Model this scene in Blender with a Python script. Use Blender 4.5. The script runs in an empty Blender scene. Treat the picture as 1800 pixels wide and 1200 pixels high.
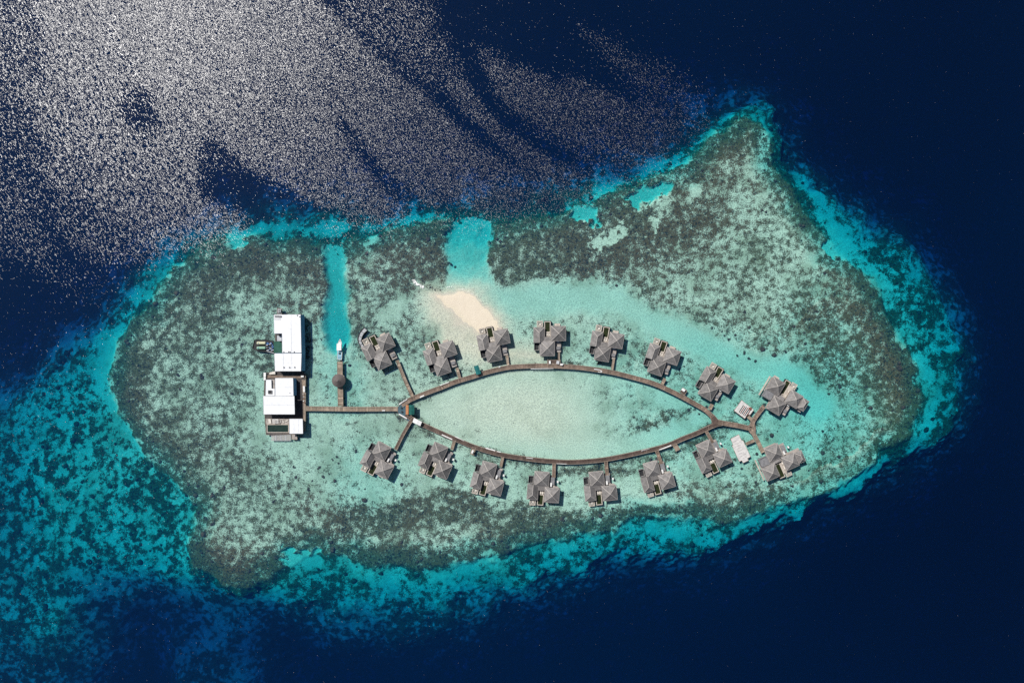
import bpy, math, random
import numpy as np
random.seed(7)
R = math.radians
D = bpy.data
SC = bpy.context.scene
COL = SC.collection

# ---------------------------------------------------------------- camera, world, sun, exposure
S = 0.36            # metres per photograph pixel (1800 wide) at water level
H = 432.0           # flying height
cam = D.cameras.new("camera"); cam.lens = 24; cam.sensor_width = 36
cam.clip_start = 1; cam.clip_end = 20000
camo = D.objects.new("camera", cam); COL.objects.link(camo)
camo.location = (0, 0, H); camo.rotation_euler = (0, 0, 0)
SC.camera = camo

SUN_DIR = (-0.55, 0.585, 1.0)                      # towards the sun (from the upper left)
SUN_EL = math.atan2(1.0, math.hypot(0.55, 0.585))
w = D.worlds.new("World"); SC.world = w; w.use_nodes = True
nt = w.node_tree; nt.nodes.clear()
sky = nt.nodes.new("ShaderNodeTexSky"); sky.sky_type = 'NISHITA'; sky.sun_disc = False
sky.sun_elevation = SUN_EL; sky.sun_rotation = math.atan2(-0.55, 0.585)
bg = nt.nodes.new("ShaderNodeBackground"); bg.inputs[1].default_value = 0.055
wo = nt.nodes.new("ShaderNodeOutputWorld")
nt.links.new(sky.outputs[0], bg.inputs[0]); nt.links.new(bg.outputs[0], wo.inputs[0])
sl = D.lights.new("sun", 'SUN'); sl.energy = 4.7; sl.angle = R(0.5); sl.color = (1.0, 0.965, 0.91)
so = D.objects.new("sun", sl); COL.objects.link(so)
import mathutils
so.rotation_euler = mathutils.Vector(SUN_DIR).to_track_quat('Z', 'Y').to_euler()
so.location = (-200, 200, 400)
SC.view_settings.view_transform = 'Standard'; SC.view_settings.look = 'None'
SC.view_settings.exposure = 0.0; SC.view_settings.gamma = 1.0
SC.cycles.use_denoising = False
SC.cycles.max_bounces = 6; SC.cycles.transparent_max_bounces = 12
SC.cycles.caustics_reflective = False; SC.cycles.caustics_refractive = False
SC.cycles.volume_bounces = 0

# ---------------------------------------------------------------- small helpers
def P(u, v, z=0.0):
    """map spot (in survey pixels) of something standing at height z"""
    k = (H - z) / H
    return ((u - 900) * S * k, (600 - v) * S * k, z)

def tag(o, label=None, cat=None, group=None, kind=None):
    if label: o['label'] = label
    if cat: o['category'] = cat
    if group: o['group'] = group
    if kind: o['kind'] = kind
    return o

class NB:
    """tiny node-tree builder"""
    def __init__(s, name):
        s.m = D.materials.new(name); s.m.use_nodes = True
        s.t = s.m.node_tree; s.t.nodes.clear()
        s.out = s.t.nodes.new("ShaderNodeOutputMaterial")
    def n(s, typ, ins=None, **props):
        nd = s.t.nodes.new("ShaderNode" + typ)
        for k, v in props.items(): setattr(nd, k, v)
        for k, v in (ins or {}).items():
            if isinstance(v, bpy.types.NodeSocket): s.t.links.new(v, nd.inputs[k])
            else: nd.inputs[k].default_value = v
        return nd
    def math(s, op, a, b=0.0, c=0.0, clamp=False):
        nd = s.n("Math", {0: a, 1: b, 2: c}, operation=op); nd.use_clamp = clamp
        return nd.outputs[0]
    def mix(s, f, a, b):
        nd = s.n("Mix", data_type='RGBA'); 
        for i, v in ((0, f), (6, a), (7, b)):
            if isinstance(v, bpy.types.NodeSocket): s.t.links.new(v, nd.inputs[i])
            else: nd.inputs[i].default_value = v if i == 0 else (*v[:3], 1)
        return nd.outputs[2]
    def noise(s, vec, scale, detail=2.0, rough=0.5, out=0):
        nd = s.n("TexNoise", {'Vector': vec, 'Scale': scale, 'Detail': detail, 'Roughness': rough})
        return nd.outputs[out]
    def ss(s, v, a, b):   # smoothstep map range
        nd = s.n("MapRange", {0: v, 1: a, 2: b}, interpolation_type='SMOOTHSTEP')
        return nd.outputs[0]
    def attr(s, name): return s.n("Attribute", attribute_name=name).outputs['Fac']

# ---------------------------------------------------------------- numpy noise and survey maps
_rt = np.random.RandomState(11).rand(512, 512).astype(np.float32)
def vnoise(x, y, seed=0):
    x = x + seed * 17.31; y = y + seed * 9.77
    xi = np.floor(x).astype(np.int64); yi = np.floor(y).astype(np.int64)
    fx = x - xi; fy = y - yi
    fx = fx * fx * (3 - 2 * fx); fy = fy * fy * (3 - 2 * fy)
    a = _rt[xi & 511, yi & 511]; b = _rt[(xi + 1) & 511, yi & 511]
    c = _rt[xi & 511, (yi + 1) & 511]; d = _rt[(xi + 1) & 511, (yi + 1) & 511]
    return (a * (1 - fx) + b * fx) * (1 - fy) + (c * (1 - fx) + d * fx) * fy
def fbm(U, V, cell, seed=0, octv=4, gain=0.5):
    t = 0; amp = 1; tot = 0; x = U / cell; y = V / cell
    for k in range(octv):
        c, s_ = math.cos(0.6 + k), math.sin(0.6 + k)
        t = t + amp * vnoise(x * c - y * s_, x * s_ + y * c, seed + k * 3); tot += amp
        amp *= gain; x = x * 2.03; y = y * 2.03
    return t / tot - 0.5                                   # about -0.5 .. 0.5
def sdist(poly, U, V, closed=True):
    """signed distance (negative inside) to a polygon"""
    best = np.full(U.shape, 1e18); ins = np.zeros(U.shape, bool)
    n = len(poly)
    for i in range(n if closed else n - 1):
        ax, ay = poly[i]; bx, by = poly[(i + 1) % n]
        dx, dy = bx - ax, by - ay
        t = np.clip(((U - ax) * dx + (V - ay) * dy) / (dx * dx + dy * dy + 1e-9), 0, 1)
        best = np.minimum(best, (U - ax - t * dx) ** 2 + (V - ay - t * dy) ** 2)
        if closed and ay != by:
            c = ((ay > V) != (by > V)) & (U < dx * (V - ay) / (by - ay) + ax)
            ins ^= c
    d = np.sqrt(best)
    return np.where(ins, -d, d)
def sstep(x, a, b):
    t = np.clip((x - a) / (b - a), 0, 1); return t * t * (3 - 2 * t)
def ell(U, V, cu, cv, ru, rv, ang=0.0, soft=0.5):
    a = math.radians(ang); c, s_ = math.cos(a), math.sin(a)
    x = (U - cu) * c + (V - cv) * s_; y = -(U - cu) * s_ + (V - cv) * c
    r = np.sqrt((x / ru) ** 2 + (y / rv) ** 2)
    return 1 - sstep(r, 1 - soft, 1 + soft)
def pol(U, V, poly, soft=8):
    return 1 - sstep(sdist(poly, U, V), -soft, soft)
def line(U, V, pts, width, soft=0.5):
    d = sdist(pts, U, V, closed=False)
    return 1 - sstep(d, width * (1 - soft), width * (1 + soft))

def grid(ulo, uhi, vlo, vhi, step, far):
    us = np.arange(ulo, uhi + .1, step); vs = np.arange(vlo, vhi + .1, step)
    g = [40, 120, 300, 800, 2500, far]
    us = np.concatenate([[ulo - k for k in g[::-1]], us, [us[-1] + k for k in g]])
    vs = np.concatenate([[vlo - k for k in g[::-1]], vs, [vs[-1] + k for k in g]])
    return np.meshgrid(us, vs)
def grid_mesh(name, U, V, Z, attrs, mat, extra=None, smooth=True):
    ny, nx = U.shape
    co = np.stack([(U - 900) * S, (600 - V) * S, Z], -1).reshape(-1, 3).astype(np.float32)
    i = np.arange(ny * nx).reshape(ny, nx)
    # V grows downwards on the map, so this winding faces up
    q = np.stack([i[1:, :-1], i[1:, 1:], i[:-1, 1:], i[:-1, :-1]], -1).reshape(-1, 4)
    if extra is not None: co, q = extra(co, q, i)
    me = D.meshes.new(name)
    me.vertices.add(len(co)); me.vertices.foreach_set("co", co.ravel())
    me.loops.add(q.size); me.loops.foreach_set("vertex_index", q.ravel().astype(np.int32))
    me.polygons.add(len(q)); me.polygons.foreach_set("loop_start", np.arange(0, q.size, 4, dtype=np.int32))
    me.polygons.foreach_set("use_smooth", np.ones(len(q), bool) if smooth else np.zeros(len(q), bool))
    me.update(calc_edges=True)
    for k, a in attrs.items():
        at = me.attributes.new(k, 'FLOAT', 'POINT')
        arr = np.zeros(len(co), np.float32); arr[:a.size] = a.ravel(); at.data.foreach_set("value", arr)
    me.materials.append(mat)
    o = D.objects.new(name, me); COL.objects.link(o)
    return o

# ================================================================ SEABED
REEF = [(200,690),(204,650),(210,610),(235,565),(262,545),(280,520),(290,500),(300,470),(330,452),(360,433),(395,425),
 (440,412),(475,420),(520,420),(560,432),(585,440),(610,432),(650,415),(700,405),(785,400),(800,420),(850,420),(862,405),(900,388),
 (960,378),(1010,368),(1080,345),(1130,325),(1180,300),(1215,288),(1240,262),(1270,235),(1300,212),(1320,200),(1345,235),
 (1362,280),(1385,315),(1400,350),(1430,398),(1460,430),(1500,470),(1530,500),(1550,540),(1575,580),(1600,620),(1612,660),
 (1614,700),(1608,740),(1590,772),(1555,786),(1530,810),(1490,842),(1430,870),(1380,886),(1330,900),(1280,910),(1200,912),
 (1120,910),(1080,928),(1000,945),(920,955),(870,980),(800,988),(740,1000),(690,990),(640,980),(590,972),(540,966),(500,985),
 (460,1010),(420,1032),(390,1028),(350,1000),(330,960),(345,920),(352,890),(330,860),(300,830),(270,800),(245,775),(225,745),(205,720)]
RIM = [(-160,800),(-60,760),(0,730),(60,685),(120,635),(170,585),(210,545),(235,500),(290,452),(340,418),(400,398),(450,378),(520,372),
 (600,385),(700,385),(780,372),(830,362),(870,375),(950,360),(1010,340),(1080,320),(1140,300),(1190,275),(1240,235),(1280,205),
 (1310,185),(1340,178),(1365,200),(1380,240),(1402,290),(1440,330),(1470,350),(1495,385),(1530,405),(1570,420),(1610,450),
 (1645,490),(1668,530),(1690,580),(1700,640),(1692,700),(1690,750),(1650,785),(1600,812),(1560,838),(1500,865),(1440,890),(1380,920),
 (1320,950),(1260,968),(1200,975),(1130,980),(1050,995),(950,1015),(870,1040),(800,1055),(740,1065),(640,1065),(560,1065),
 (500,1070),(430,1062),(390,1045),(340,1030),(290,1015),(230,1010),(180,1030),(130,1060),(90,1100),(40,1130),(-40,1110),(-140,1000)]
DEEP = [(-400,760),(-100,705),(0,665),(60,615),(115,565),(160,520),(190,470),(240,420),(310,385),(390,355),(460,340),(540,338),
 (640,350),(740,345),(830,330),(920,330),(1000,305),(1080,285),(1150,260),(1210,218),(1260,180),(1320,150),(1370,162),(1410,220),
 (1440,275),(1480,305),(1530,350),(1590,382),(1650,425),(1700,490),(1735,560),(1760,640),(1755,720),(1730,775),(1680,812),(1620,840),
 (1550,872),(1480,902),(1400,940),(1330,975),(1250,995),(1150,1010),(1060,1035),(960,1065),(880,1100),(800,1130),(700,1150),
 (600,1150),(520,1135),(460,1140),(430,1190),(400,1260),(300,1260),(260,1160),(230,1100),(190,1110),(140,1180),(100,1260),(0,1330),(-400,1330)]

def survey(U, V):
    wu = 95 * fbm(U, V, 48, 1, 5, .62); wv = 95 * fbm(U, V, 48, 21, 5, .62)
    W1, W2 = U + wu * .62, V + wv * .62
    w1, w2 = U + wu * .34, V + wv * .34
    wr1, wr2 = U + wu * .38, V + wv * .38
    a = sdist(REEF, wr1, wr2); b = sdist(RIM, W1, W2); c = sdist(DEEP, W1, W2)
    # inside the reef edge
    dep = .85 + 1.4 * sstep(a, -45, 0)
    t1 = np.clip(np.maximum(a, 0) / (np.maximum(a, 0) + np.maximum(-b, 0) + 1e-6), 0, 1)
    out1 = 2.25 + 2.2 * sstep(a, 0, 18) + 4.8 * t1
    t2 = np.clip(np.maximum(b, 0) / (np.maximum(b, 0) + np.maximum(-c, 0) + 1e-6), 0, 1)
    out2 = 9.2 + 13 * t2 ** 1.0
    out3 = 22.8 + 0.24 * np.maximum(c, 0)
    dep = np.where(a > 0, out1, dep); dep = np.where(b > 0, out2, dep); dep = np.where(c > 0, np.minimum(out3, 70), dep)
    # south-west shelf gets deeper towards the frame's corner
    sw = ell(U, V, 120, 960, 230, 200, 20, .5)
    dep = dep - .6 * sw * (a > 20)
    dep = dep + 5.0 * ell(U, V, 215, 1085, 120, 55, 25, .6) + 2.5 * ell(U, V, 0, 1000, 60, 200, 0, .7)
    dep = dep + 6 * ell(U, V, 385, 1135, 130, 85, 0, .6) * (a > 20) * 1.1
    dep = dep - 2.0 * line(U, V, [(285,1140),(330,1170),(400,1215)], 22, .9) * (dep > 10)
    # dredged boat channel and the sandy gap
    ch = line(w1, w2, [(584,442),(590,470),(592,500),(590,560),(587,606)], 18, .5)
    dep = dep + ch * np.clip(4.7 - dep, 0, 9) * .95
    ch2 = line(w1, w2, [(586,590),(596,630),(606,690)], 30, .8)
    dep = dep + .5 * ch2
    n2 = fbm(U, V, 22, 6, 4, .6); n3 = fbm(U, V, 9, 16, 4, .65); n5 = fbm(U, V, 15, 19, 4, .62)
    ch = np.clip(ch + 6 * n3 * ch * (1 - ch), 0, 1)
    gp = line(w1, w2, [(824,380),(824,400),(822,450),(824,505)], 38, .30) * sstep(V + 40 * fbm(U, V, 20, 3, 3), 372, 405)
    gp = np.clip(gp + 7 * n3 * gp * (1 - gp), 0, 1)
    gd = np.interp(V + 60 * n2, [330, 370, 400, 440, 480, 520], [14, 8.2, 5.4, 3.4, 1.9, .9])
    dep = dep * (1 - gp) + gd * gp
    # turquoise trough behind the upper row of villas
    tr = line(w1, w2, [(880,530),(1000,520),(1090,530),(1160,565),(1230,605),(1320,645),(1400,668),(1440,715)], 26, .7)
    dep = dep + .35 * tr
    dep = dep + .35 * ell(w1, w2, 640, 850, 55, 60, -30, .9) * (a < 0)
    dep = dep + .8 * ell(U, V, 1470, 700, 90, 170, 0, .7) * (a < -30)
    dep = dep + .7 * ell(U, V, 1280, 720, 220, 110, 10, .7) * (a < -30)
    dep = dep - .42 * ell(w1, w2, 930, 720, 190, 70, 0, .8)
    # sandbar
    SB = [(752,512),(780,508),(815,512),(842,524),(862,548),(878,576),(886,598),(862,610),(835,604),(800,596),(790,570),(770,545),(752,530)]
    shoal = pol(w1, w2, [(735,505),(790,496),(845,508),(885,560),(905,600),(975,606),(960,636),(900,640),(840,650),(800,632),(765,590),(740,550)], 26)
    dep = dep * (1 - shoal) + .20 * shoal
    sb = 1 - sstep(sdist([(768,516),(800,512),(828,518),(848,532),(862,556),(876,584),(862,596),(838,588),(812,570),(788,542)], w1, w2), -26, 22)
    dep = dep - .52 * sb
    dep = np.where(shoal > .5, np.maximum(dep, -.35), dep)

    # ---------------- coral cover 0..1, brownness, calm/rough
    n1 = fbm(U, V, 90, 5, 4); n2 = fbm(U, V, 22, 6, 4, .6); n3 = fbm(U, V, 9, 16, 4, .65); n5 = fbm(U, V, 15, 19, 4, .62)
    cov = .64 + .75 * n1
    def put2(m, val, wt=1.0):
        nonlocal cov
        m = sstep(m + n3 * 3.2 + n2 * 1.2, .40, .75) * wt * (m > .02)
        cov = cov * (1 - m) + val * m
    def put(m, val, wt=1.0):
        nonlocal cov
        m = np.clip(m + n2 * 1.1 * (4 * m * (1 - m)), 0, 1) * wt
        cov = cov * (1 - m) + val * m
    put(sstep(a, -60, -12), .77, .92)                                              # reef crest
    for args, val, wt in [
        ((930,445,85,55,10,.6), .73, 1), ((1150,440,120,60,-12,.6), .74, .9), ((1270,390,95,60,-20,.6), .78, .9),
        ((700,455,85,45,0,.6), .74, .9), ((520,450,90,35,0,.6), .76, .8), ((1050,410,110,40,-15,.6), .76, .8),
        ((1560,660,55,150,-10,.5), .88, .8), ((1500,500,45,90,-35,.5), .8, .8),
        ((1330,370,60,80,-25,.6), .45, .8), ((1345,285,28,30,0,.7), .4, .8), ((1300,450,90,40,0,.6), .45, .7),
        ((1390,470,120,70,10,.6), .50, .9), ((1250,520,120,55,15,.6), .48, 1.0), ((1340,590,120,60,25,.6), .48, .9), ((1480,640,70,80,0,.6), .58, .8),
        ((1480,770,110,80,0,.7), .46, .9), ((1380,870,100,35,-15,.7), .45, .8),
        ((330,540,110,80,-30,.7), .68, .9), ((330,650,90,60,0,.7), .60, .9), ((390,740,110,90,0,.7), .52, .9), ((560,830,90,60,20,.7), .26, .9),
        ((400,620,40,60,0,.7), .50, .8), ((490,900,110,60,0,.7), .54, .8), ((640,930,60,40,0,.7), .42, .9), ((560,960,80,30,0,.6), .75, .7),
        ((400,985,75,45,10,.5), .86, .9), ((380,925,40,40,0,.6), .62, .9), ((440,930,60,50,0,.6), .5, .9), ((720,985,130,32,0,.6), .86, .9),
        ((700,910,110,32,0,.6), .78, .9), ((850,925,120,35,-8,.6), .74, .8), ((1000,915,90,28,0,.6), .72, .8), ((780,950,90,26,0,.6), .5, .9), ((1240,880,110,40,-5,.6), .75, .85),
        ((350,500,40,35,0,.6), .75, .7), ((410,470,60,30,-10,.6), .85, .7),
        ((230,690,30,110,10,.6), .85, .7), ((300,790,40,70,-35,.6), .75, .7)]:
        put(ell(w1, w2, *args), val, wt)
    # sandy areas
    put(pol(w1, w2, [(612,600),(640,640),(700,700),(705,735),(760,770),(860,820),(960,830),(1100,835),(1200,790),(1260,780),(1290,870),(1200,890),
                     (1080,895),(1000,890),(900,885),(800,862),(700,872),(650,890),(610,870),(560,820),(470,790),(440,790),(440,660),(545,660),(548,560),(600,560)], 14), .27, .95)
    put(pol(w1, w2, [(855,500),(960,498),(1040,508),(1110,545),(1180,585),(1300,640),(1400,660),(1440,690),(1450,790),(1420,840),(1300,860),(1250,780),
                     (1300,740),(1180,720),(1080,680),(1000,640),(900,640),(880,580)], 12), .36, .95)
    put(pol(w1, w2, [(725,700),(800,666),(880,645),(960,640),(1040,648),(1120,665),(1190,690),(1255,735),(1200,772),(1120,798),(1040,813),(960,813),(880,800),(800,778),(735,735)], 10), .07, 1)
    put(ell(w1, w2, 640, 520, 50, 90, 10, .5), .55, .9); put(ell(w1, w2, 720, 600, 60, 110, 0, .6), .46, .8)
    put(ell(w1, w2, 760, 560, 30, 60, 10, .6), .5, .8); put(ell(w1, w2, 792, 600, 26, 30, 0, .6), .45, .5)
    put(ell(w1, w2, 690, 545, 34, 16, -40, .6), .1, .9); put(ell(w1, w2, 800, 465, 22, 20, 0, .4), .8, .9)
    put(ell(w1, w2, 500, 560, 85, 60, 0, .6), .50, .8)
    put(ell(w1, w2, 980, 545, 60, 28, 0, .8), .28, .6); put(ell(w1, w2, 1115, 595, 60, 40, 10, .8), .40, .8)
    put(ell(w1, w2, 930, 618, 45, 24, 0, .7), .42, .7); put(ell(w1, w2, 1400, 745, 50, 60, 0, .7), .30, .6)
    put(ell(w1, w2, 700, 660, 50, 40, 30, .8), .34, .7)
    put(ell(w1, w2, 1120, 715, 80, 26, 14, .8), .33, .85); put(ell(w1, w2, 1000, 662, 90, 12, 4, .8), .26, .7); put(ell(w1, w2, 1150, 738, 62, 13, -12, .6), .55, .9); put(ell(w1, w2, 1130, 752, 26, 8, -18, .6), .72, .8); put(ell(w1, w2, 1075, 745, 30, 26, 0, .8), .22, .6); put(ell(w1, w2, 1105, 690, 60, 18, 12, .7), .24, .7)
    put(ell(w1, w2, 805, 752, 40, 18, 20, .7), .25, .7); put(ell(w1, w2, 790, 820, 40, 26, 30, .8), .28, .6); put(ell(w1, w2, 1060, 880, 60, 22, -10, .7), .3, .6)
    put(ell(w1, w2, 1230, 860, 60, 22, 0, .7), .6, .7)
    put(tr, .0, .95); put(gp, .03, 1); put(ch, .05, 1); put(shoal, .04, .95)
    put2(ell(w1, w2, 1068, 420, 36, 11, -20, .6), .12, 1); put2(ell(w1, w2, 1086, 404, 11, 13, 0, .6), .08, 1)
    put2(ell(w1, w2, 1028, 378, 20, 20, 0, .6), .05, 1); put2(ell(w1, w2, 1140, 345, 34, 16, -15, .6), .12, 1); put2(ell(w1, w2, 1150, 392, 8, 14, 0, .5), .1, .9)
    put(ell(w1, w2, 415, 418, 14, 20, 0, .5), .05, 1); put(ell(w1, w2, 650, 417, 16, 8, -20, .5), .05, 1); put(ell(w1, w2, 1222, 330, 10, 14, 30, .5), .1, .9); put(ell(w1, w2, 1432, 452, 14, 10, 0, .6), .15, .9)
    # outside the crest: the slope is sand with heads of coral
    rim = .55 + 1.1 * fbm(W1, W2, 60, 8, 5, .6) + 1.0 * n3
    shelf = ell(U, V, 110, 930, 300, 210, 0, .4) * (a > 0)
    rim = rim * (1 - shelf) + (.50 + 1.3 * n5 + 1.4 * n3 + .5 * fbm(U, V, 70, 23, 3)) * shelf
    rim = rim + .42 * (1 - sstep(a + 90 * n2 + 60 * n3, 2, 24))
    rim = rim + .06 * ell(U, V, 100, 940, 260, 190, 0, .5) + .10 * ell(U, V, 900, 370, 600, 40, 0, .5)
    # bright belts of clean sand
    for pts, wd in [([(355,880),(335,850),(300,815),(265,785),(235,765),(210,735),(195,700),(170,660),(200,610),(215,570)], 20),
                    ([(230,520),(275,500),(300,465)], 20),
                    ([(505,975),(540,988)], 18), ([(605,985),(640,1010)], 14), ([(760,1015),(830,1000),(910,970),(1000,955),(1040,945)], 17),
                    ([(1005,362),(1040,352),(1080,330),(1140,305),(1200,275),(1250,240),(1290,212)], 15), ([(400,408),(460,395),(540,398),(640,400),(720,392),(780,388)], 11),
                    ([(1090,935),(1130,925),(1200,935),(1260,940),(1330,920),(1400,895)], 20), ([(1450,870),(1500,850),(1560,820)], 16),
                    ([(1340,255),(1350,230),(1345,200)], 10), ([(1460,370),(1450,340),(1420,310)], 12), ([(1470,400),(1500,440),(1540,480),(1570,525)], 14),
                    ([(1600,600),(1625,640),(1640,700),(1630,740),(1620,790)], 17), ([(1280,225),(1250,250),(1210,290)], 9), ([(1120,345),(1150,335)], 8), ([(1010,385),(1040,370)], 9)]:
        m = line(w1, w2, pts, wd, .6); rim = rim - .42 * np.clip(m + .9 * n2, 0, 1) * (m > .05)
    outw = sstep(a + 60 * n2 + 40 * n3, -2, 14)
    gpc = gp * (V < 480)
    cov = cov * (1 - outw) + np.where(gpc > .4, .05, rim) * outw
    for pts, wd in [([(410,400),(418,428)], 13), ([(1040,388),(1020,372)], 12), ([(1015,385),(1035,368)], 12), ([(1120,350),(1165,330)], 13), ([(505,980),(545,985)], 16), ([(1460,428),(1480,440)], 8)]:
        m = line(w1, w2, pts, wd, .6); m = sstep(m + 2.6 * n3 + n2, .35, .8) * (m > .02); cov = cov - .62 * m; dep = np.where(dep < 4.2, dep + (4.2 - dep) * m, dep)
    cov = np.clip(cov + .30 * n2, 0, 1)
    cov = cov + (.86 - cov) * .55 * sstep(dep, 15, 36)
    brown = np.clip(.48 + 1.3 * n1 + .25 * n2, 0, 1)
    for args, val in [((1250,350,85,65,-30,.8), 1.2), ((1150,440,100,40,-15,.8), 1.1), ((1250,400,110,50,-20,.6), .5), ((1480,500,50,60,0,.6), .5), ((1560,560,50,120,-15,.6), .5), ((370,970,80,60,0,.6), .7), ((1220,860,80,30,0,.7), .5),
                      ((700,460,70,40,0,.6), .3), ((500,560,80,50,0,.6), .6), ((590,880,70,30,0,.7), .5), ((560,470,40,40,0,.6), .3), ((860,960,60,30,0,.6), .6), ((930,615,50,26,0,.7), .4), ((760,560,30,60,0,.6), .5)]:
        brown = np.clip(brown + val * ell(w1, w2, *args), 0, 1)
    hole = fbm(U, V, 9, 31, 3)
    dep = dep - .35 * np.clip(cov, 0, 1) * (dep > 1.2) + .5 * hole * (dep > 1.0) * sstep(cov, .1, .5)
    dep = np.where((shoal < .3) & (dep < .3), .3, dep)
    return dep, cov, brown

def seabed_material():
    b = NB("reef_floor")
    pos = b.n("NewGeometry").outputs['Position']
    cov = b.attr("cover"); br = b.attr("brown"); dp = b.attr("depth")
    fine = b.noise(pos, 1.35, 3.5, .72)              # about a metre
    mid = b.noise(pos, .26, 3.0, .62)
    big = b.noise(pos, .06, 2.0, .5)
    deepk = b.ss(dp, 8.0, 20.0)
    # threshold field: mid and fine noise together, fine fades with depth imitating underwater haze
    f1 = b.math('MULTIPLY', b.math('SUBTRACT', fine, .5), b.math('SUBTRACT', 1.25, deepk))
    f2 = b.math('MULTIPLY', b.math('SUBTRACT', mid, .5), 1.35)
    fld = b.math('ADD', b.math('MULTIPLY', f1, 1.12), f2)
    x = b.math('ADD', b.math('MULTIPLY', b.math('SUBTRACT', cov, .5), .95), fld)
    s = b.ss(x, -.16, .20)
    sand = b.mix(b.ss(b.noise(pos, 1.5, 2.0, .7), .36, .60), (.60, .56, .44), (.88, .82, .64))  # pale and dull flecks stand in for light rippled by the waves
    sand = b.mix(b.math('MULTIPLY', b.ss(fine, .50, .70), b.math('ADD', .10, b.math('MULTIPLY', b.ss(cov, .05, .3), .35))), sand, (.24, .24, .15))    # flecks as rubble and weed, imitating ripple light on the sand
    turf = b.mix(big, (.138, .116, .048), (.092, .088, .040))
    brownc = b.mix(b.noise(pos, .5, 2.0, .6), (.118, .064, .027), (.180, .114, .050))
    film = b.ss(b.noise(pos, .045, 4.0, .6), .42, .66)
    sand = b.mix(b.math('MULTIPLY', b.math('MULTIPLY', film, .50), b.math('ADD', .35, b.math('MULTIPLY', b.ss(cov, .06, .30), .65))), sand, (.31, .31, .18))
    coral = b.mix(br, turf, brownc)
    dark = b.noise(pos, .75, 2.5, .6)
    coral = b.mix(b.ss(b.math('ADD', dark, b.math('MULTIPLY', b.math('SUBTRACT', cov, .72), .22)), .50, .64), coral, (.030, .032, .018))
    coral = b.mix(b.math('MULTIPLY', b.ss(b.noise(pos, 1.7, 2.0, .6), .56, .70), .60), coral, (.36, .34, .23))
    col = b.mix(s, sand, coral)
    dry = b.ss(dp, .24, -.20)
    drysand = b.mix(b.noise(pos, .35, 4.0, .65), (.70, .62, .50), (.82, .75, .63))
    col = b.mix(dry, col, drysand)
    bump = b.n("Bump", {'Strength': .6, 'Distance': .5, 'Height': b.math('ADD', fine, b.math('MULTIPLY', s, .5))})
    bs = b.n("BsdfDiffuse", {'Color': col, 'Roughness': .5, 'Normal': bump.outputs[0]})
    b.t.links.new(bs.outputs[0], b.out.inputs[0])
    return b.m

U, V = grid(-60, 1860, -60, 1260, 2.0, 12000)
dep, cov, brown = survey(U, V)
seabed = grid_mesh("seabed", U, V, -dep, {"cover": cov, "brown": brown, "depth": dep}, seabed_material())
tag(seabed, kind='structure')

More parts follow.
